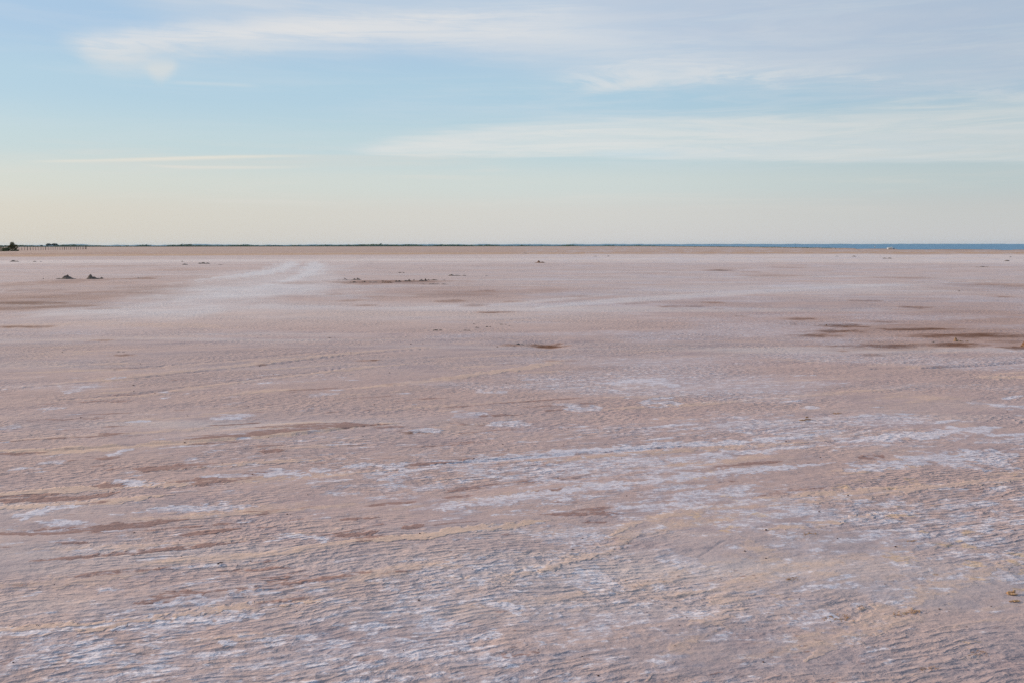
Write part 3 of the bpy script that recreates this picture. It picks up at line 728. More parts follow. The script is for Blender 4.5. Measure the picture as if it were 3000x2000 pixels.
# ------------------------------------------------------------------ post fence
M_post, t, b = mat('weathered_post')
pw = t.new('ShaderNodeNewGeometry').outputs['Position']
t.l.new(t.mix(t.noise(t.mapping(pw, scale=(1, 1, .2)), 9, 3), colr(.07, .055, .05), colr(.16, .125, .10)), b.inputs['Base Color']); b.inputs['Roughness'].default_value = .9
M_wire, t, b = mat('rusty_wire'); b.inputs['Base Color'].default_value = colr(.12, .09, .075); b.inputs['Roughness'].default_value = .6; b.inputs['Metallic'].default_value = .5
fx = [428, 500, 565, 628, 697, 760, 820, 878, 940, 990, 1043, 1110, 1168, 1222, 1270, 1325, 1380, 1430, 1480, 1530, 1580, 1628, 1680, 1715, 1758, 1800, 1850, 1900, 1922, 1962, 1978]
thick = {628, 697, 1043, 1480, 1628, 1758, 1962, 1978}
rg = random.Random(9)
p0 = G(428/7.84, 734.8)
fence = empty('post_fence', (p0[0], p0[1], gz(*p0)))
tag(fence, 'long row of grey wooden fence posts with wire near the left horizon', 'fence')
tops = []
for q in fx:
    u = q/7.84; v = 734.8-3.6*(q-428)/(1978-428); px, py = G(u, v); zz = gz(px, py)
    H_ = (1.30 if q < 1700 else 1.18)*rg.uniform(.88, 1.05)*(1.12 if q in thick else 1); rad = (.115 if q in thick else .072)*rg.uniform(.85, 1.15)
    lx, ly = rg.gauss(0, .03), rg.gauss(0, .03); vs = []; fs = []
    for kk, (hz_, fr_) in enumerate([(-.3, 1.05), (.3, 1), (.8, .95), (H_-.03, .9), (H_, .7)]):
        for w_ in range(8):
            a = 2*math.pi*w_/8; rad_ = rad*fr_*(1+.08*math.sin(w_*2.3+q)); vs.append((px-p0[0]+rad_*math.cos(a)+lx*hz_, py-p0[1]+rad_*math.sin(a)+ly*hz_, hz_+zz-fence.location.z))
    for kk in range(4):
        for w_ in range(8): fs.append((kk*8+w_, kk*8+(w_+1) % 8, (kk+1)*8+(w_+1) % 8, (kk+1)*8+w_))
    fs.append(tuple(32+w_ for w_ in range(8)))
    link('post', mesh_np('post', vs, fs), M_post, fence)
    tops.append((px-p0[0], py-p0[1], zz-fence.location.z))
for hw_ in (.35, .75, 1.05):
    vs = []; fs = []
    for i, p in enumerate(tops):
        for w_ in range(4):
            a = math.pi/2*w_; vs.append((p[0], p[1]-.11+.008*math.cos(a), p[2]+hw_+.008*math.sin(a)))
    for i in range(len(tops)-1):
        for w_ in range(4): fs.append((i*4+w_, i*4+(w_+1) % 4, i*4+4+(w_+1) % 4, i*4+4+w_))
    link('wire', mesh_np('wire', vs, fs), M_wire, fence)

# ------------------------------------------------------------------ mounds and clods
def soil(name, c1, c2, c3):
    m, t, b = mat(name)
    pw = t.new('ShaderNodeNewGeometry').outputs['Position']
    c = t.mix(t.ss(t.noise(pw, 6, 5, .65), .35, .62), c1, c2)
    c = t.mix(t.math('MULTIPLY', t.ss(t.noise(pw, 11, 4, .7), .56, .68), .7), c, c3)
    t.l.new(c, b.inputs['Base Color']); b.inputs['Roughness'].default_value = .95; b.inputs['Specular IOR Level'].default_value = .2
    bp_ = t.new('ShaderNodeBump'); bp_.inputs['Strength'].default_value = .8; bp_.inputs['Distance'].default_value = .03
    t.l.new(t.noise(pw, 22, 4, .7), bp_.inputs['Height']); t.l.new(bp_.outputs[0], b.inputs['Normal'])
    return m
M_dark = soil('dark_mud', colr(.11, .088, .076), colr(.20, .15, .115), colr(.34, .28, .25))
M_grey = soil('grey_crusted_mud', colr(.13, .105, .095), colr(.22, .18, .165), colr(.40, .36, .37))
M_red = soil('rusty_soil', colr(.14, .07, .04), colr(.26, .14, .08), colr(.38, .28, .22))
M_tan = soil('tan_soil', colr(.19, .115, .07), colr(.34, .22, .14), colr(.46, .36, .30))
def mound_mesh(wid, dep, hgt_, seed, peaks, rugged=.5):
    """lumpy pile: peaks = (x in -1..1, height, spread) ; real depth"""
    n, m = 46, 26
    gx_, gy_ = np.meshgrid(np.linspace(-1.1, 1.1, n), np.linspace(-1.1, 1.1, m), indexing='ij')
    zz = np.zeros_like(gx_)
    for (pxx, ph_, sp_) in peaks:
        zz = np.maximum(zz, ph_*np.maximum(0, 1-np.sqrt(((gx_-pxx)/sp_)**2+((gy_+.1*np.sin(pxx*7))/.8)**2))**1.15)
    edge = 1-sst(np.sqrt(gx_**2+gy_**2)+.35*fbm(gx_*2+seed, gy_*2, seed, 3), .62, 1.02)
    lump = fbm(gx_*3.4+seed, gy_*2.2+seed*.7, seed+3, 3)
    cr_ = 1-np.abs(fbm(gx_*7+seed, gy_*5, seed+5, 2))*2.2
    zz = zz*(1+rugged*lump)*(.75+.25*np.clip(cr_, 0, 1))+rugged*.22*np.maximum(lump, 0)*edge
    zz = zz*edge*hgt_-.05*hgt_-.02*(1-edge)-.012
    vs = np.stack([gx_*wid/2, gy_*dep/2, zz], -1).reshape(-1, 3)
    fs = [(i*m+j, (i+1)*m+j, (i+1)*m+j+1, i*m+j+1) for i in range(n-1) for j in range(m-1)]
    return mesh_np('earth_mound', vs, fs)
mseed = [100]
def mound(name, u, v, wpx, hpx, m, label, cat='mound', group=None, peaks=None, depf=.7, rugged=.5):
    mseed[0] += 1
    k = mpp(u, v); px, py = G(u, v); wd = wpx*k*1.15; hg = hpx*k*1.25
    if peaks is None: peaks = [(0, 1, 1.0)]
    o = link(name, mound_mesh(wd, max(wd*depf, .05), hg, mseed[0], peaks, rugged), m)
    o.location = (px, py+wd*depf*.25, gz(px, py)-.01*min(1, hg*4))
    return tag(o, label, cat, group)
g1 = 'dark mud mounds on the left flat'
mound('mud_mound', 188, 818, 76, 10.5, M_dark, 'left of the two dark peaked mud mounds, with twin tops', 'mound', g1, [(-.45, .38, .6), (-.05, 1, .42), (.1, 1.02, .5), (.45, .3, .5)])
mound('mud_mound', 266, 818, 50, 12.5, M_dark, 'right of the two dark peaked mud mounds, sharp top and sloping right side', 'mound', g1, [(-.2, 1.05, .5), (.2, .72, .7), (.6, .35, .5)])
mound('mud_clod', 296, 817.5, 11, 6, M_dark, 'dark blocky clod at the right foot of the sharp topped mound', 'clod', g1, [(0, 1, 1.3)], 1)
mound('mud_ridge', 226, 818, 36, 1.4, M_grey, 'thin low ridge of mud joining the two dark peaked mounds', 'ridge', g1, [(-.5, 1, 1), (.4, 1, 1)], .3)
mound('mud_clod', 126, 817.5, 4.5, 3, M_dark, 'tiny dark clod alone to the left of the two peaked mounds', 'clod', g1, [(0, 1, 1.3)], 1)
mound('mud_clod', 405, 816, 12, 2.5, M_dark, 'small flat dark clod on the brown stain right of the peaked mounds', 'clod', g1)
mound('mud_mound', 38, 767, 30, 4, M_dark, 'flat dark mound nearest the left edge, far off below the fence', 'mound', 'far flat mounds', [(-.2, 1, .8), (.5, .7, .6)])
mound('mud_mound', 100, 767.3, 16, 2.6, M_dark, 'small far dark mound, second from the left edge below the fence', 'mound', 'far flat mounds')
mound('mud_mound', 118, 767.5, 14, 1.8, M_grey, 'thin grey mound touching the small far mound below the fence', 'mound', 'far flat mounds')
mound('mud_mound', 538, 776, 30, 3.6, M_dark, 'low dark mound left of the pale wheel track', 'mound', 'far flat mounds', [(.1, 1, .8)])
mound('mud_mound', 533, 767.5, 12, 3, M_dark, 'tiny far mound with a spiky top behind the low mound by the pale track', 'mound', 'far flat mounds', [(0, 1.2, .3), (0, .4, 1)])
mound('mud_mound', 595, 773, 46, 4.6, M_dark, 'long dark mound with a lumpy back beside the pale wheel track', 'mound', 'far flat mounds', [(-.5, .8, .4), (-.1, 1, .5), (.35, .8, .5)])
mound('mud_mound', 645, 776, 22, 1.8, M_grey, 'faint thin grey mound right of the long lumpy one by the pale track', 'mound', 'far flat mounds')
mound('mud_mound', 1175, 799, 26, 3, M_dark, 'short flat black mound above the broken row of mud lumps', 'mound', 'far flat mounds', [(-.3, 1, .7), (.4, .8, .6)])
mound('mud_mound', 1342, 808, 62, 5, M_dark, 'long wedge shaped dark mound right of the broken row, high at its left end', 'mound', 'far flat mounds', [(-.6, 1.1, .35), (-.1, .6, .6), (.5, .45, .5)])
mound('mud_mound', 1425, 807.5, 18, 1.6, M_grey, 'faint sliver of mud just right of the wedge shaped mound', 'mound', 'far flat mounds')
mound('mud_mound', 1583, 770, 50, 6, M_red, 'rusty and grey mound far off on the white flat near the middle', 'mound', 'far flat mounds', [(-.15, 1.1, .35), (.2, .8, .4), (-.4, .4, .4)])
mound('mud_mound', 1540, 743, 22, 1.6, M_dark, 'very thin dark mound farthest off near the middle', 'mound', 'far flat mounds')
mound('mud_mound', 1744, 751.3, 14, 1.5, M_dark, 'left of a pair of tiny far specks of mud right of the middle', 'mound', 'far flat mounds')
mound('mud_mound', 1782, 751.3, 8, 2, M_dark, 'right of a pair of tiny far specks of mud right of the middle', 'mound', 'far flat mounds')
mound('mud_mound', 2503, 752, 20, 2.4, M_dark, 'small thin dark mound far off left below the white boat', 'mound', 'far flat mounds')
mound('mud_mound', 2453, 752, 26, 1.3, M_grey, 'faint grey sliver of mud left of the small mound below the boat', 'mound', 'far flat mounds')
mound('mud_mound', 2603, 758, 32, 3, M_dark, 'flat dark green mound straight below the white boat', 'mound', 'far flat mounds', [(-.5, 1, .5), (.3, 1, .6)])
mound('mud_mound', 2961, 753.5, 10, 2, M_grey, 'tiny grey mound far off at the right edge', 'mound', 'far flat mounds')
mound('mud_mound', 2952, 766, 22, 3.4, M_dark, 'dark oval mound near the right edge, below the tiny grey one', 'mound', 'far flat mounds')
mound('mud_mound', 2882, 782.5, 50, 3, M_dark, 'long thin dark mound near the right edge, lowest of the three there', 'mound', 'far flat mounds', [(-.6, .7, .3), (0, 1, .5), (.5, .6, .5)])
mound('mud_clod', 2811, 853.5, 10, 3.4, M_dark, 'single dark clod alone on the right flat under the pale path', 'clod')
mound('mud_ridge', 2115, 792.5, 70, 2, M_grey, 'thin brown ridge of mud on the flat right of the middle', 'ridge')
# broken row in the middle distance
rowl = 'broken row of mud lumps in the middle distance'
rw = [(1010, 817.5, 6, 3.4, 'tiny round clod above the left end of the broken row'), (1042, 820.5, 26, 5.2, 'knobbly dark lump at the left end of the broken row'), (1005, 822, 50, 1.8, 'thin flat streak of mud at the far left of the broken row'),
      (1033, 829, 22, 3.4, 'low lump below the knobbly one at the left end of the row'), (1064, 828, 12, 4.0, 'squat lump second along the front of the broken row'), (1095, 828.5, 40, 2.6, 'long low crust in the left half of the broken row'),
      (1135, 829.5, 44, 4.2, 'reddish long crust in the centre of the broken row'), (1121, 825.5, 6, 3.6, 'small upright clod behind the centre of the broken row'), (1165, 826.5, 18, 4.0, 'rounded lump right of centre in the broken row'),
      (1192, 825.5, 24, 5.2, 'dark double lump in the right half of the broken row'), (1212, 822, 6, 3.2, 'tiny clod sitting above the double lump of the row'), (1238, 824, 26, 5.4, 'tall knobbly lump towards the right of the broken row'),
      (1268, 821.5, 36, 3.6, 'long dark lump high at the right end of the broken row'), (1300, 822, 24, 1.8, 'thin tail of mud at the extreme right of the broken row'), (1255, 834, 60, 2, 'thin dark line of mud under the right half of the row'), (1300, 834, 44, 2.4, 'low dark line of mud lowest at the right of the row')]
for (u, v, wq, hq, lb) in rw:
    rg = random.Random(int(u*7)); mound('mud_lump', u, v, wq*1.25, hq*1.25, M_red if 'reddish' in lb else (M_dark if hq > 2.8 else M_grey), lb, 'lump', rowl, [(rg.uniform(-.6, -.2), rg.uniform(.5, .8), .6), (rg.uniform(-.1, .4), rg.uniform(.7, 1.1), .7)], .8, .9)
# slanting row of flat clods, middle
for (u, v, wq, hq, lb) in [(1282, 969, 26, 3.4, 'darkest and leftmost flat clod of the slanting row'), (1323, 966.5, 12, 2, 'small grey clod second from left in the slanting row'), (1367, 969, 22, 2.4, 'low grey crust lowest in the slanting row'),
                           (1398, 961, 12, 3, 'small dark clod fourth along the slanting row'), (1430, 959, 17, 3, 'dark oval clod in the right half of the slanting row'), (1474, 951.5, 22, 2.4, 'flat dark clod at the top of the slanting row'),
                           (1494, 955.3, 14, 2.2, 'rightmost small clod of the slanting row'), (1388, 949.5, 3.5, 3, 'single tiny dark pellet above the slanting row'), (1152, 978, 22, 1.6, 'thin faint clod far left of the slanting row'), (970, 990.5, 30, 2.4, 'thin bluish crust left of the slanting row by the wheel track'), (350, 1030.5, 30, 2.4, 'thin dark crust on the left flat above the twin wheel tracks')]:
    mound('mud_clod', u, v, wq*1.35, hq*1.45, M_dark if hq > 2.3 else M_grey, lb, 'clod', 'slanting row of flat clods', [(-.3, 1, .9), (.35, .8, .8)], .6, .5)
# crumbled heap beside the brown pit
mound('mud_heap', 1520, 1008, 60, 8, M_grey, 'crumbled grey heap of mud beside the brown pit in the middle', 'heap', None, [(-.1, 1, .3), (.3, .5, .3), (-.5, .4, .4)], .6, 1.0)
mound('mud_heap', 1490, 1015, 70, 3.2, M_grey, 'spread of loose grey crumbs in front of the heap by the brown pit', 'heap', None, [(-.6, .6, .3), (-.1, .8, .3), (.4, .7, .3)], .5, 1.2)
mound('soil_clod', 1456, 1016.5, 6, 5, M_red, 'tiny rusty clod standing left of the crumbled heap', 'clod', None, [(0, 1, 1.3)], 1)
mound('soil_ridge', 1602, 1005.5, 92, 3.2, M_red, 'rusty raised rim behind the brown pit in the middle', 'ridge', None, [(-.6, .5, .4), (.2, 1, .6), (.6, .8, .4)], .3, .8)
# right-hand mounds on the brown stains
mound('soil_clod', 2422, 953.5, 14, 4.6, M_red, 'small brown clod on the upper brown stain at the right', 'clod', None, [(0, 1.1, .7)], .8)
mound('soil_mound', 2806, 1001, 34, 13, M_tan, 'pointed tan mound on the long brown stain at the right', 'mound', None, [(-.1, 1.1, .45), (.2, .5, .5), (-.4, .4, .4)], .9, .6)
mound('soil_mound', 2828, 1002, 50, 5.5, M_tan, 'low lumpy tail of soil right of the pointed tan mound', 'mound', None, [(-.3, 1, .4), (.3, .7, .4)], .6, .9)
mound('soil_clod', 2735, 1002.5, 18, 5, M_grey, 'grey lump in the row left of the pointed tan mound', 'clod', 'lumps left of the tan mound', [(0, 1, .8)], .8, .8)
mound('soil_clod', 2762, 1004, 26, 3, M_grey, 'flat pale crust between the grey lump and the pointed tan mound', 'clod', 'lumps left of the tan mound', None, .8, .9)
mound('soil_clod', 2666, 1008, 13, 3.6, M_dark, 'dark lump farthest left on the long brown stain', 'clod', 'lumps left of the tan mound', [(0, 1, .8)], .8)
mound('soil_clod', 2782, 1011.5, 26, 2.6, M_red, 'low rusty crust in front of the pointed tan mound', 'clod', 'lumps left of the tan mound')
mound('soil_mound', 3004, 1017, 30, 17, M_red, 'rusty red mound cut off by the right edge of the photo', 'mound', None, [(0, 1.1, .6), (-.5, .4, .4)], .9, .6)
mound('soil_clod', 2472, 1018, 16, 2.4, M_grey, 'small greyish crust at the left tip of the lower brown stain', 'clod')
mound('soil_clod', 2845, 1176, 14, 5, M_grey, 'small curled crust of mud on the white salt near the right edge', 'clod', None, [(-.3, 1, .5), (.4, .6, .4)], .7, .9)
mound('soil_clod', 2790, 1283, 26, 5, M_dark, 'dark crumbly clod on the white salt streak at the right', 'clod', None, [(-.4, .7, .4), (.4, 1, .4)], .6, 1.0)

# ------------------------------------------------------------------ white boat and marker at the shore
M_white, t, b = mat('white_paint')
t.l.new(t.mix(t.noise(t.new('ShaderNodeNewGeometry').outputs['Position'], 3, 3), colr(.78, .77, .72), colr(.86, .84, .78)), b.inputs['Base Color']); b.inputs['Roughness'].default_value = .45
M_shade, t, b = mat('shade_black'); b.inputs['Base Color'].default_value = colr(.03, .04, .045); b.inputs['Roughness'].default_value = .5  # near-black that stands in for the shadow beside the boat
px, py = G(2608, 731.6)
boat = empty('small_boat', (px, py, gz(px, py)), R(12)); tag(boat, 'small white boat lying on the far shore against the blue sea', 'boat')
def hull(L, B, H_):
    vs = []; fs = []; st = 13
    for i in range(st):
        f = i/(st-1); xx = -L/2+L*f; wdt = B/2*(1-max(0, (f-.35)/.65)**2.2)*(.86+.14*min(1, f*6)); kz = .10+.28*max(0, (f-.6)/.4)**2; tz = H_*(.86+.22*f*f)
        for (yy, zz_) in ((-wdt, tz), (-wdt*.95, tz*.62+kz*.2), (-wdt*.6, kz+.02), (0, kz-.06), (wdt*.6, kz+.02), (wdt*.95, tz*.62+kz*.2), (wdt, tz), (wdt*.86, tz-.02), (wdt*.55, kz+.10), (0, kz+.05), (-wdt*.55, kz+.10), (-wdt*.86, tz-.02)):
            vs.append((xx, yy, zz_))
    for i in range(st-1):
        for j in range(12): fs.append((i*12+j, i*12+(j+1) % 12, (i+1)*12+(j+1) % 12, (i+1)*12+j))
    fs.append(tuple(range(12))[::-1]); return mesh_np('hull', vs, fs, False)
link('hull', hull(1.75, .95, .68), M_white, boat)
bm = bmesh.new()
for xx in (-.35, .2):
    bmesh.ops.create_cube(bm, size=1, matrix=__import__('mathutils').Matrix.Translation((xx, 0, .52)) @ __import__('mathutils').Matrix.Diagonal((.16, .72, .03, 1)))
m_ = bpy.data.meshes.new('seat'); bm.to_mesh(m_); bm.free(); link('seat', m_, M_white, boat)
bm = bmesh.new(); bmesh.ops.create_cone(bm, cap_ends=True, segments=12, radius1=.16, radius2=.12, depth=.42, matrix=__import__('mathutils').Matrix.Translation((1.05, .05, .22)))  # black block added in place of the shadow at the boat's right end
bmesh.ops.bevel(bm, geom=bm.edges[:], offset=.02, segments=1)
m_ = bpy.data.meshes.new('boat_shade_block'); bm.to_mesh(m_); bm.free(); o = link('boat_shade_block', m_, M_shade); o.location = (px+.05, py-.1, gz(px, py)); tag(o, 'small black block standing in for the shadow at the right end of the white boat', 'shadow')
px, py = G(2562, 730.5)
mk = empty('flag_marker', (px, py, gz(px, py))); tag(mk, 'tiny white flag marker on the shore left of the white boat', 'marker')
link('pole', trunk_mesh('pole', [([(0, 0, -.2), (0, 0, .5), (0, 0, .98)], .025, .02)]), M_post, mk)
link('flag', mesh_np('flag', [(-.02, -.03, .98), (.36, -.03, .92), (.30, -.03, .62), (-.02, -.03, .5), (-.02, .0, .98), (.36, .0, .92), (.30, .0, .62), (-.02, .0, .5)], [(0, 1, 2, 3), (7, 6, 5, 4), (0, 4, 5, 1), (1, 5, 6, 2), (2, 6, 7, 3), (3, 7, 4, 0)]), M_white, mk)

# ------------------------------------------------------------------ bits of driftwood, bark and dry weed
M_wood = soil('dry_wood', colr(.38, .20, .10), colr(.56, .34, .18), colr(.60, .46, .30))
M_stone = soil('dark_pebble', colr(.07, .04, .035), colr(.14, .08, .07), colr(.16, .10, .09))
def stick(L, rad, bend, seed, flat=.5):
    rg = random.Random(seed); vs = []; fs = []; n = 9
    for i in range(n):
        f = i/(n-1); rr_ = rad*(.35+.65*math.sin(math.pi*min(.98, f*.9+.08)))*(1+rg.uniform(-.15, .15))
        cx_, cy_, cz_ = (f-.5)*L, bend*L*math.sin(f*math.pi)+rg.gauss(0, .02)*L, rad*flat+abs(bend)*.2*L*math.sin(f*math.pi)
        for w_ in range(7):
            a = 2*math.pi*w_/7; vs.append((cx_, cy_+rr_*math.cos(a), cz_+rr_*math.sin(a)*flat))
    for i in range(n-1):
        for w_ in range(7): fs.append((i*7+w_, i*7+(w_+1) % 7, i*7+7+(w_+1) % 7, i*7+7+w_))
    fs.append(tuple(range(7))[::-1]); fs.append(tuple((n-1)*7+w_ for w_ in range(7)))
    return vs, fs
def merge(parts):
    V = []; F = []
    for (vs, fs, rz, ox, oy, oz) in parts:
        b_ = len(V); c_, s_ = math.cos(rz), math.sin(rz)
        V += [(a[0]*c_-a[1]*s_+ox, a[0]*s_+a[1]*c_+oy, a[2]+oz) for a in vs]; F += [tuple(i+b_ for i in f) for f in fs]
    return V, F
def debris(name, u, v, parts, m, label, cat, group=None):
    px, py = G(u, v); V, F = merge(parts); o = link(name, mesh_np(name, V, F), m); o.location = (px, py, gz(px, py)+.001); return tag(o, label, cat, group)
def clump(name, u, v, wpx, dpx, n, size, m, seed, label, cat, slope=.3):
    rg = random.Random(seed); k = mpp(u, v); d = G(u, v)[1]; hd = dpx/(FPX*EYE/d**2)/2; hw = wpx*k/2; parts = []
    for i in range(n):
        f = rg.uniform(-1, 1); vs, fs = stick(size*rg.uniform(.4, 1.2), size*rg.uniform(.05, .12), rg.uniform(-.2, .2), seed+i, .5)
        parts.append((vs, fs, rg.gauss(.35, .5), f*hw, rg.gauss(0, .45)*hd+f*hw*slope, rg.uniform(0, size*.15)))
    return debris(name, u, v, parts, m, label, cat)
a_ = stick(.095, .009, .12, 1, .6); b_ = stick(.06, .008, -.1, 2, .7); c_ = stick(.04, .008, .1, 3, .9)
debris('driftwood', 2362, 1230, [(*a_, .25, .01, 0, 0), (*b_, .1, -.045, -.01, 0), (*c_, .6, .01, .02, .018)], M_wood, 'curved ochre strip of driftwood on the right flat above the salt streaks', 'driftwood')
debris('bark_piece', 2962, 1741, [(*stick(.045, .009, .1, 5, .6), .1, 0, .006, 0), (*stick(.045, .008, -.06, 6, .5), -.1, 0, -.008, 0), (*stick(.02, .006, .1, 7, .9), .5, .015, .004, .008)], M_wood, 'upper of two small orange bark pieces near the right edge', 'bark')
debris('bark_piece', 2970, 1764, [(*stick(.050, .005, .05, 8, .7), -.05, 0, 0, 0), (*stick(.035, .006, .08, 9, .5), -.1, .016, .012, 0)], M_wood, 'lower, thinner of two small orange bark pieces near the right edge', 'bark')
debris('twig', 645, 1655, [(*stick(.026, .0035, .2, 11, .9), .3, 0, 0, .002), (*stick(.015, .004, -.1, 12, .8), -.4, -.012, -.006, 0)], M_stone, 'curled dark red twig on the left foreground ripples', 'twig')
clump('dry_weed', 2450, 1812, 90, 22, 60, .016, M_wood, 31, 'left and longer tangle of dry brown weed in the right foreground', 'weed')
clump('dry_weed', 2655, 1796, 85, 16, 55, .018, M_wood, 51, 'right tangle of dry ochre weed in the right foreground', 'weed')
clump('dry_weed', 2520, 1780, 20, 16, 14, .014, M_wood, 91, 'small curl of dry weed above the two tangles in the right foreground', 'weed')
clump('dry_weed', 2370, 1566, 40, 8, 30, .016, M_wood, 61, 'sparse yellow weed scraps beside the tan path on the right', 'weed')
clump('dry_weed', 2320, 1700, 46, 12, 36, .015, M_wood, 71, 'ochre weed scraps scattered between the ripples, right of the tan path', 'weed')
clump('dry_weed', 2670, 1588, 34, 6, 16, .018, M_wood, 81, 'thin line of yellow weed far right above the foreground tangles', 'weed')
clump('dry_weed', 2452, 1209, 24, 6, 26, .030, M_wood, 101, 'loose ochre scraps on the salt right of the driftwood strip', 'weed')
clump('dry_weed', 2720, 1968, 60, 14, 22, .014, M_wood, 141, 'little brown weed tangle close to the bottom edge at the right', 'weed')
clump('dry_weed', 2860, 1918, 60, 12, 22, .014, M_wood, 151, 'scattered weed bits near the bottom right corner', 'weed')
# pebbles: dark grains on the flat, each a thing of its own
def pebble(rad, seed):
    bm = bmesh.new(); bmesh.ops.create_icosphere(bm, subdivisions=2, radius=rad); rg = random.Random(seed)
    a, b2, c2 = rg.uniform(.8, 1.3), rg.uniform(.8, 1.2), rg.uniform(.55, .8)
    for vv in bm.verts:
        q = 1+.22*math.sin(vv.co.x/rad*3+seed)*math.cos(vv.co.y/rad*2.4+seed*2)+rg.uniform(-.07, .07)
        vv.co = Vector((vv.co.x*a*q, vv.co.y*b2*q, vv.co.z*c2*q+rad*.35))
    m = bpy.data.meshes.new('pebble'); bm.to_mesh(m); bm.free(); m.materials.append(M_stone); return m
marks = [(540, 1292, 'the dark pebble on the tan wheel ridge'), (1600, 1008, 'the brown pit'), (640, 1072, 'the twin wheel tracks'), (380, 1128, 'the left wheel track'), (365, 1325, 'the small curved salt streak at the left'), (800, 1319, 'the small red patch at the left'),
    (1221, 1263, 'the oval brown patch'), (1450, 1348, 'the left end of the long salt streak'), (1900, 1305, 'the long white salt streak'), (1150, 1378, 'the V shaped salt mark'), (620, 1402, 'the dark red streak at the left'), (300, 1548, 'the broad red streak at the left edge'),
    (450, 1612, 'the longest dark red streak of the left foreground'), (645, 1652, 'the curled twig'), (1050, 1567, 'the oval dark red patch'), (1215, 1545, 'the small dark red patch in the middle'), (1700, 1600, 'the bend of the tan path'), (2300, 1460, 'the tan path on the right'),
    (2362, 1228, 'the driftwood strip'), (2700, 1275, 'the broad salt streak on the right'), (2450, 1812, 'the long weed tangle'), (2655, 1796, 'the ochre weed tangle'), (2962, 1750, 'the orange bark pieces'), (2720, 1968, 'the weed tangle at the bottom edge'), (2670, 1588, 'the thin yellow weed line'),
    (1530, 1785, 'the bright salt spot of the foreground'), (830, 1712, 'the pinkish hollow of the left foreground'), (100, 1850, 'the tan band in the left foreground'), (1280, 1835, 'the dull red patch near the bottom middle'), (1520, 1925, 'the red patch at the bottom middle'), (300, 1900, 'the salt patch at the bottom left'), (1900, 1125, 'the arched salt mark'), (80, 1500, 'the hooked salt mark at the left edge')]
used_labels = set()
def pebble_label(u, v):
    for (mu, mv, mn) in sorted(marks, key=lambda m: ((m[0]-u)/2.2)**2+(m[1]-v)**2):
        du, dv = (u-mu)/2.2, v-mv
        if abs(du)+abs(dv) < 14: dr = ['beside', 'close by']
        elif abs(du) > 2*abs(dv): dr = ['right of', 'well to the right of'] if du > 0 else ['left of', 'well to the left of']
        elif abs(dv) > 2*abs(du): dr = ['below', 'far below'] if dv > 0 else ['above', 'far above']
        else: dr = [('below' if dv > 0 else 'above')+' and '+('right' if du > 0 else 'left')+' of']*2
        lb = 'tiny dark pebble '+dr[1 if math.hypot(du, dv) > 60 else 0]+' '+mn
        if lb not in used_labels:
            used_labels.add(lb); return lb
protos = [pebble(1, s) for s in range(4)]
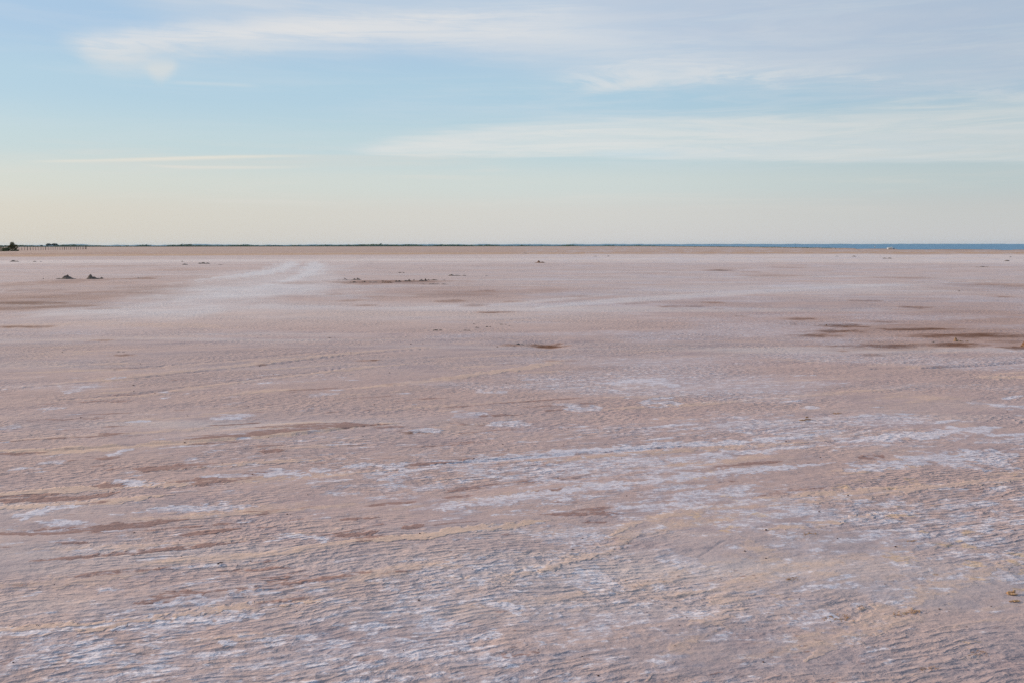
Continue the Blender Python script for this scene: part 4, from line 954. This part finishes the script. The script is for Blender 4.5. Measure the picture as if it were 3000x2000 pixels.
pb = [(182, 1032, 3), (410, 1063, 3), (390, 1127, 4), (453, 1150, 3), (391, 1145, 3), (235, 1222, 3.5), (540, 1292, 4.5), (548, 1217, 3), (786, 1275, 3), (738, 1387, 3.5), (504, 1335, 3), (760, 1067, 4), (980, 1030, 3), (754, 990, 2.5),
      (391, 1561, 5), (840, 1505, 5), (849, 1506, 3), (525, 1582, 3.5), (860, 1591, 3.5), (530, 1634, 4), (88, 1659, 3), (464, 1666, 3.5), (694, 1656, 3), (732, 1647, 4), (157, 1710, 3), (337, 1826, 3.5), (337, 1857, 3), (487, 1882, 3), (867, 1794, 3.5), (824, 1855, 3), (36, 1950, 4), (667, 1747, 3),
      (1203, 1007, 3.5), (1238, 1006, 3), (1027, 1033, 3), (1140, 1093, 4), (1095, 1186, 3.5), (1133, 1219, 3), (1482, 1119, 3), (1579, 1111, 3), (1062, 1277, 3), (1472, 1302, 3.5), (1487, 1314, 3), (1650, 1302, 3), (1387, 1341, 4), (1664, 1254, 3), (1808, 1276, 3), (1820, 1339, 3), (1633, 1397, 4), (1834, 1452, 3.5), (1750, 1252, 3),
      (1228, 1567, 5), (1318, 1622, 5), (1360, 1612, 3), (1225, 1762, 5), (1705, 1580, 4.5), (1676, 1613, 4.5), (1830, 1704, 4), (1382, 1673, 3.5), (1574, 1674, 3.5), (1988, 1842, 4), (1703, 1932, 4.5), (1750, 1990, 6), (1180, 1914, 4), (1575, 1911, 3),
      (2302, 1290, 4), (2402, 1338, 4), (2483, 1450, 5), (2399, 1498, 5), (2390, 1240, 3), (2764, 1275, 3.5), (2950, 1205, 4), (2935, 1455, 4), (2243, 1556, 6), (2180, 1619, 5), (2242, 1639, 5), (2622, 1604, 6), (2972, 1557, 5), (2452, 1579, 4), (2590, 1713, 4), (2750, 1784, 5), (2010, 1817, 4), (2234, 1947, 5), (2340, 1760, 3.5), (2830, 1838, 4), (2560, 1900, 3.5), (2902, 1775, 3.5), (2110, 1700, 3.5), (2300, 1555, 3), (2316, 1270, 3), (800, 1095, 3), (650, 1355, 3.5), (120, 1400, 3.5), (900, 1450, 3.5)]
special = {(540, 1292): 'dark pebble lying on the tan wheel ridge at the left', (391, 1561): 'brown pebble just above the dark red streak in the left foreground', (1228, 1567): 'pebble right of the dark red patches in the middle foreground', (1225, 1762): 'reddish pebble on the grey salt crust left of the bottom middle', (1750, 1990): 'rusty pebble touching the bottom edge right of the middle',
           (2243, 1556): 'ochre crusted pebble at the left end of the tan path', (2622, 1604): 'largest red pebble under the thin yellow weed line at the right', (2399, 1498): 'dark pebble alone above the tan path on the right', (1140, 1093): 'dark pebble alone under the wheel track left of the middle', (840, 1505): 'dark pebble between two red streaks left of the middle', (2972, 1557): 'dark pebble by the right edge in the foreground', (1318, 1622): 'long dark chip on the white salt in the middle foreground'}
for i, (u, v, dpx) in enumerate(pb):
    px, py = G(u, v); s_ = dpx*mpp(u, v)/2
    o = bpy.data.objects.new('pebble', protos[i % 4]); C.objects.link(o); o.location = (px, py, gz(px, py)); o.scale = (s_, s_, s_); o.rotation_euler = (0, 0, i*1.7)
    if (u, v) == (1318, 1622): o.scale = (s_*1.7, s_*.6, s_*.6); o.rotation_euler = (0, 0, .1)
    tag(o, special.get((u, v)) or pebble_label(u, v), 'pebble', 'pebbles scattered over the flat')

# ------------------------------------------------------------------ air
HAZE = 2.5e-5
if HAZE:
    bm = bmesh.new(); bmesh.ops.create_cube(bm, size=1)
    for vv in bm.verts: vv.co = Vector((vv.co.x*25000, vv.co.y*25000, -2.4 if vv.co.z < 0 else 26))
    m_ = bpy.data.meshes.new('haze'); bm.to_mesh(m_); bm.free()
    hz, t, b = mat('haze'); t.n.remove(b); pv = t.new('ShaderNodeVolumePrincipled')
    pv.inputs['Color'].default_value = colr(.55, .78, 1.0); pv.inputs['Density'].default_value = HAZE; pv.inputs['Anisotropy'].default_value = .2
    t.l.new(pv.outputs[0], t.n['Material Output'].inputs['Volume'])
    tag(link('haze', m_, hz), 'thin pale air over the flat', kind='stuff')
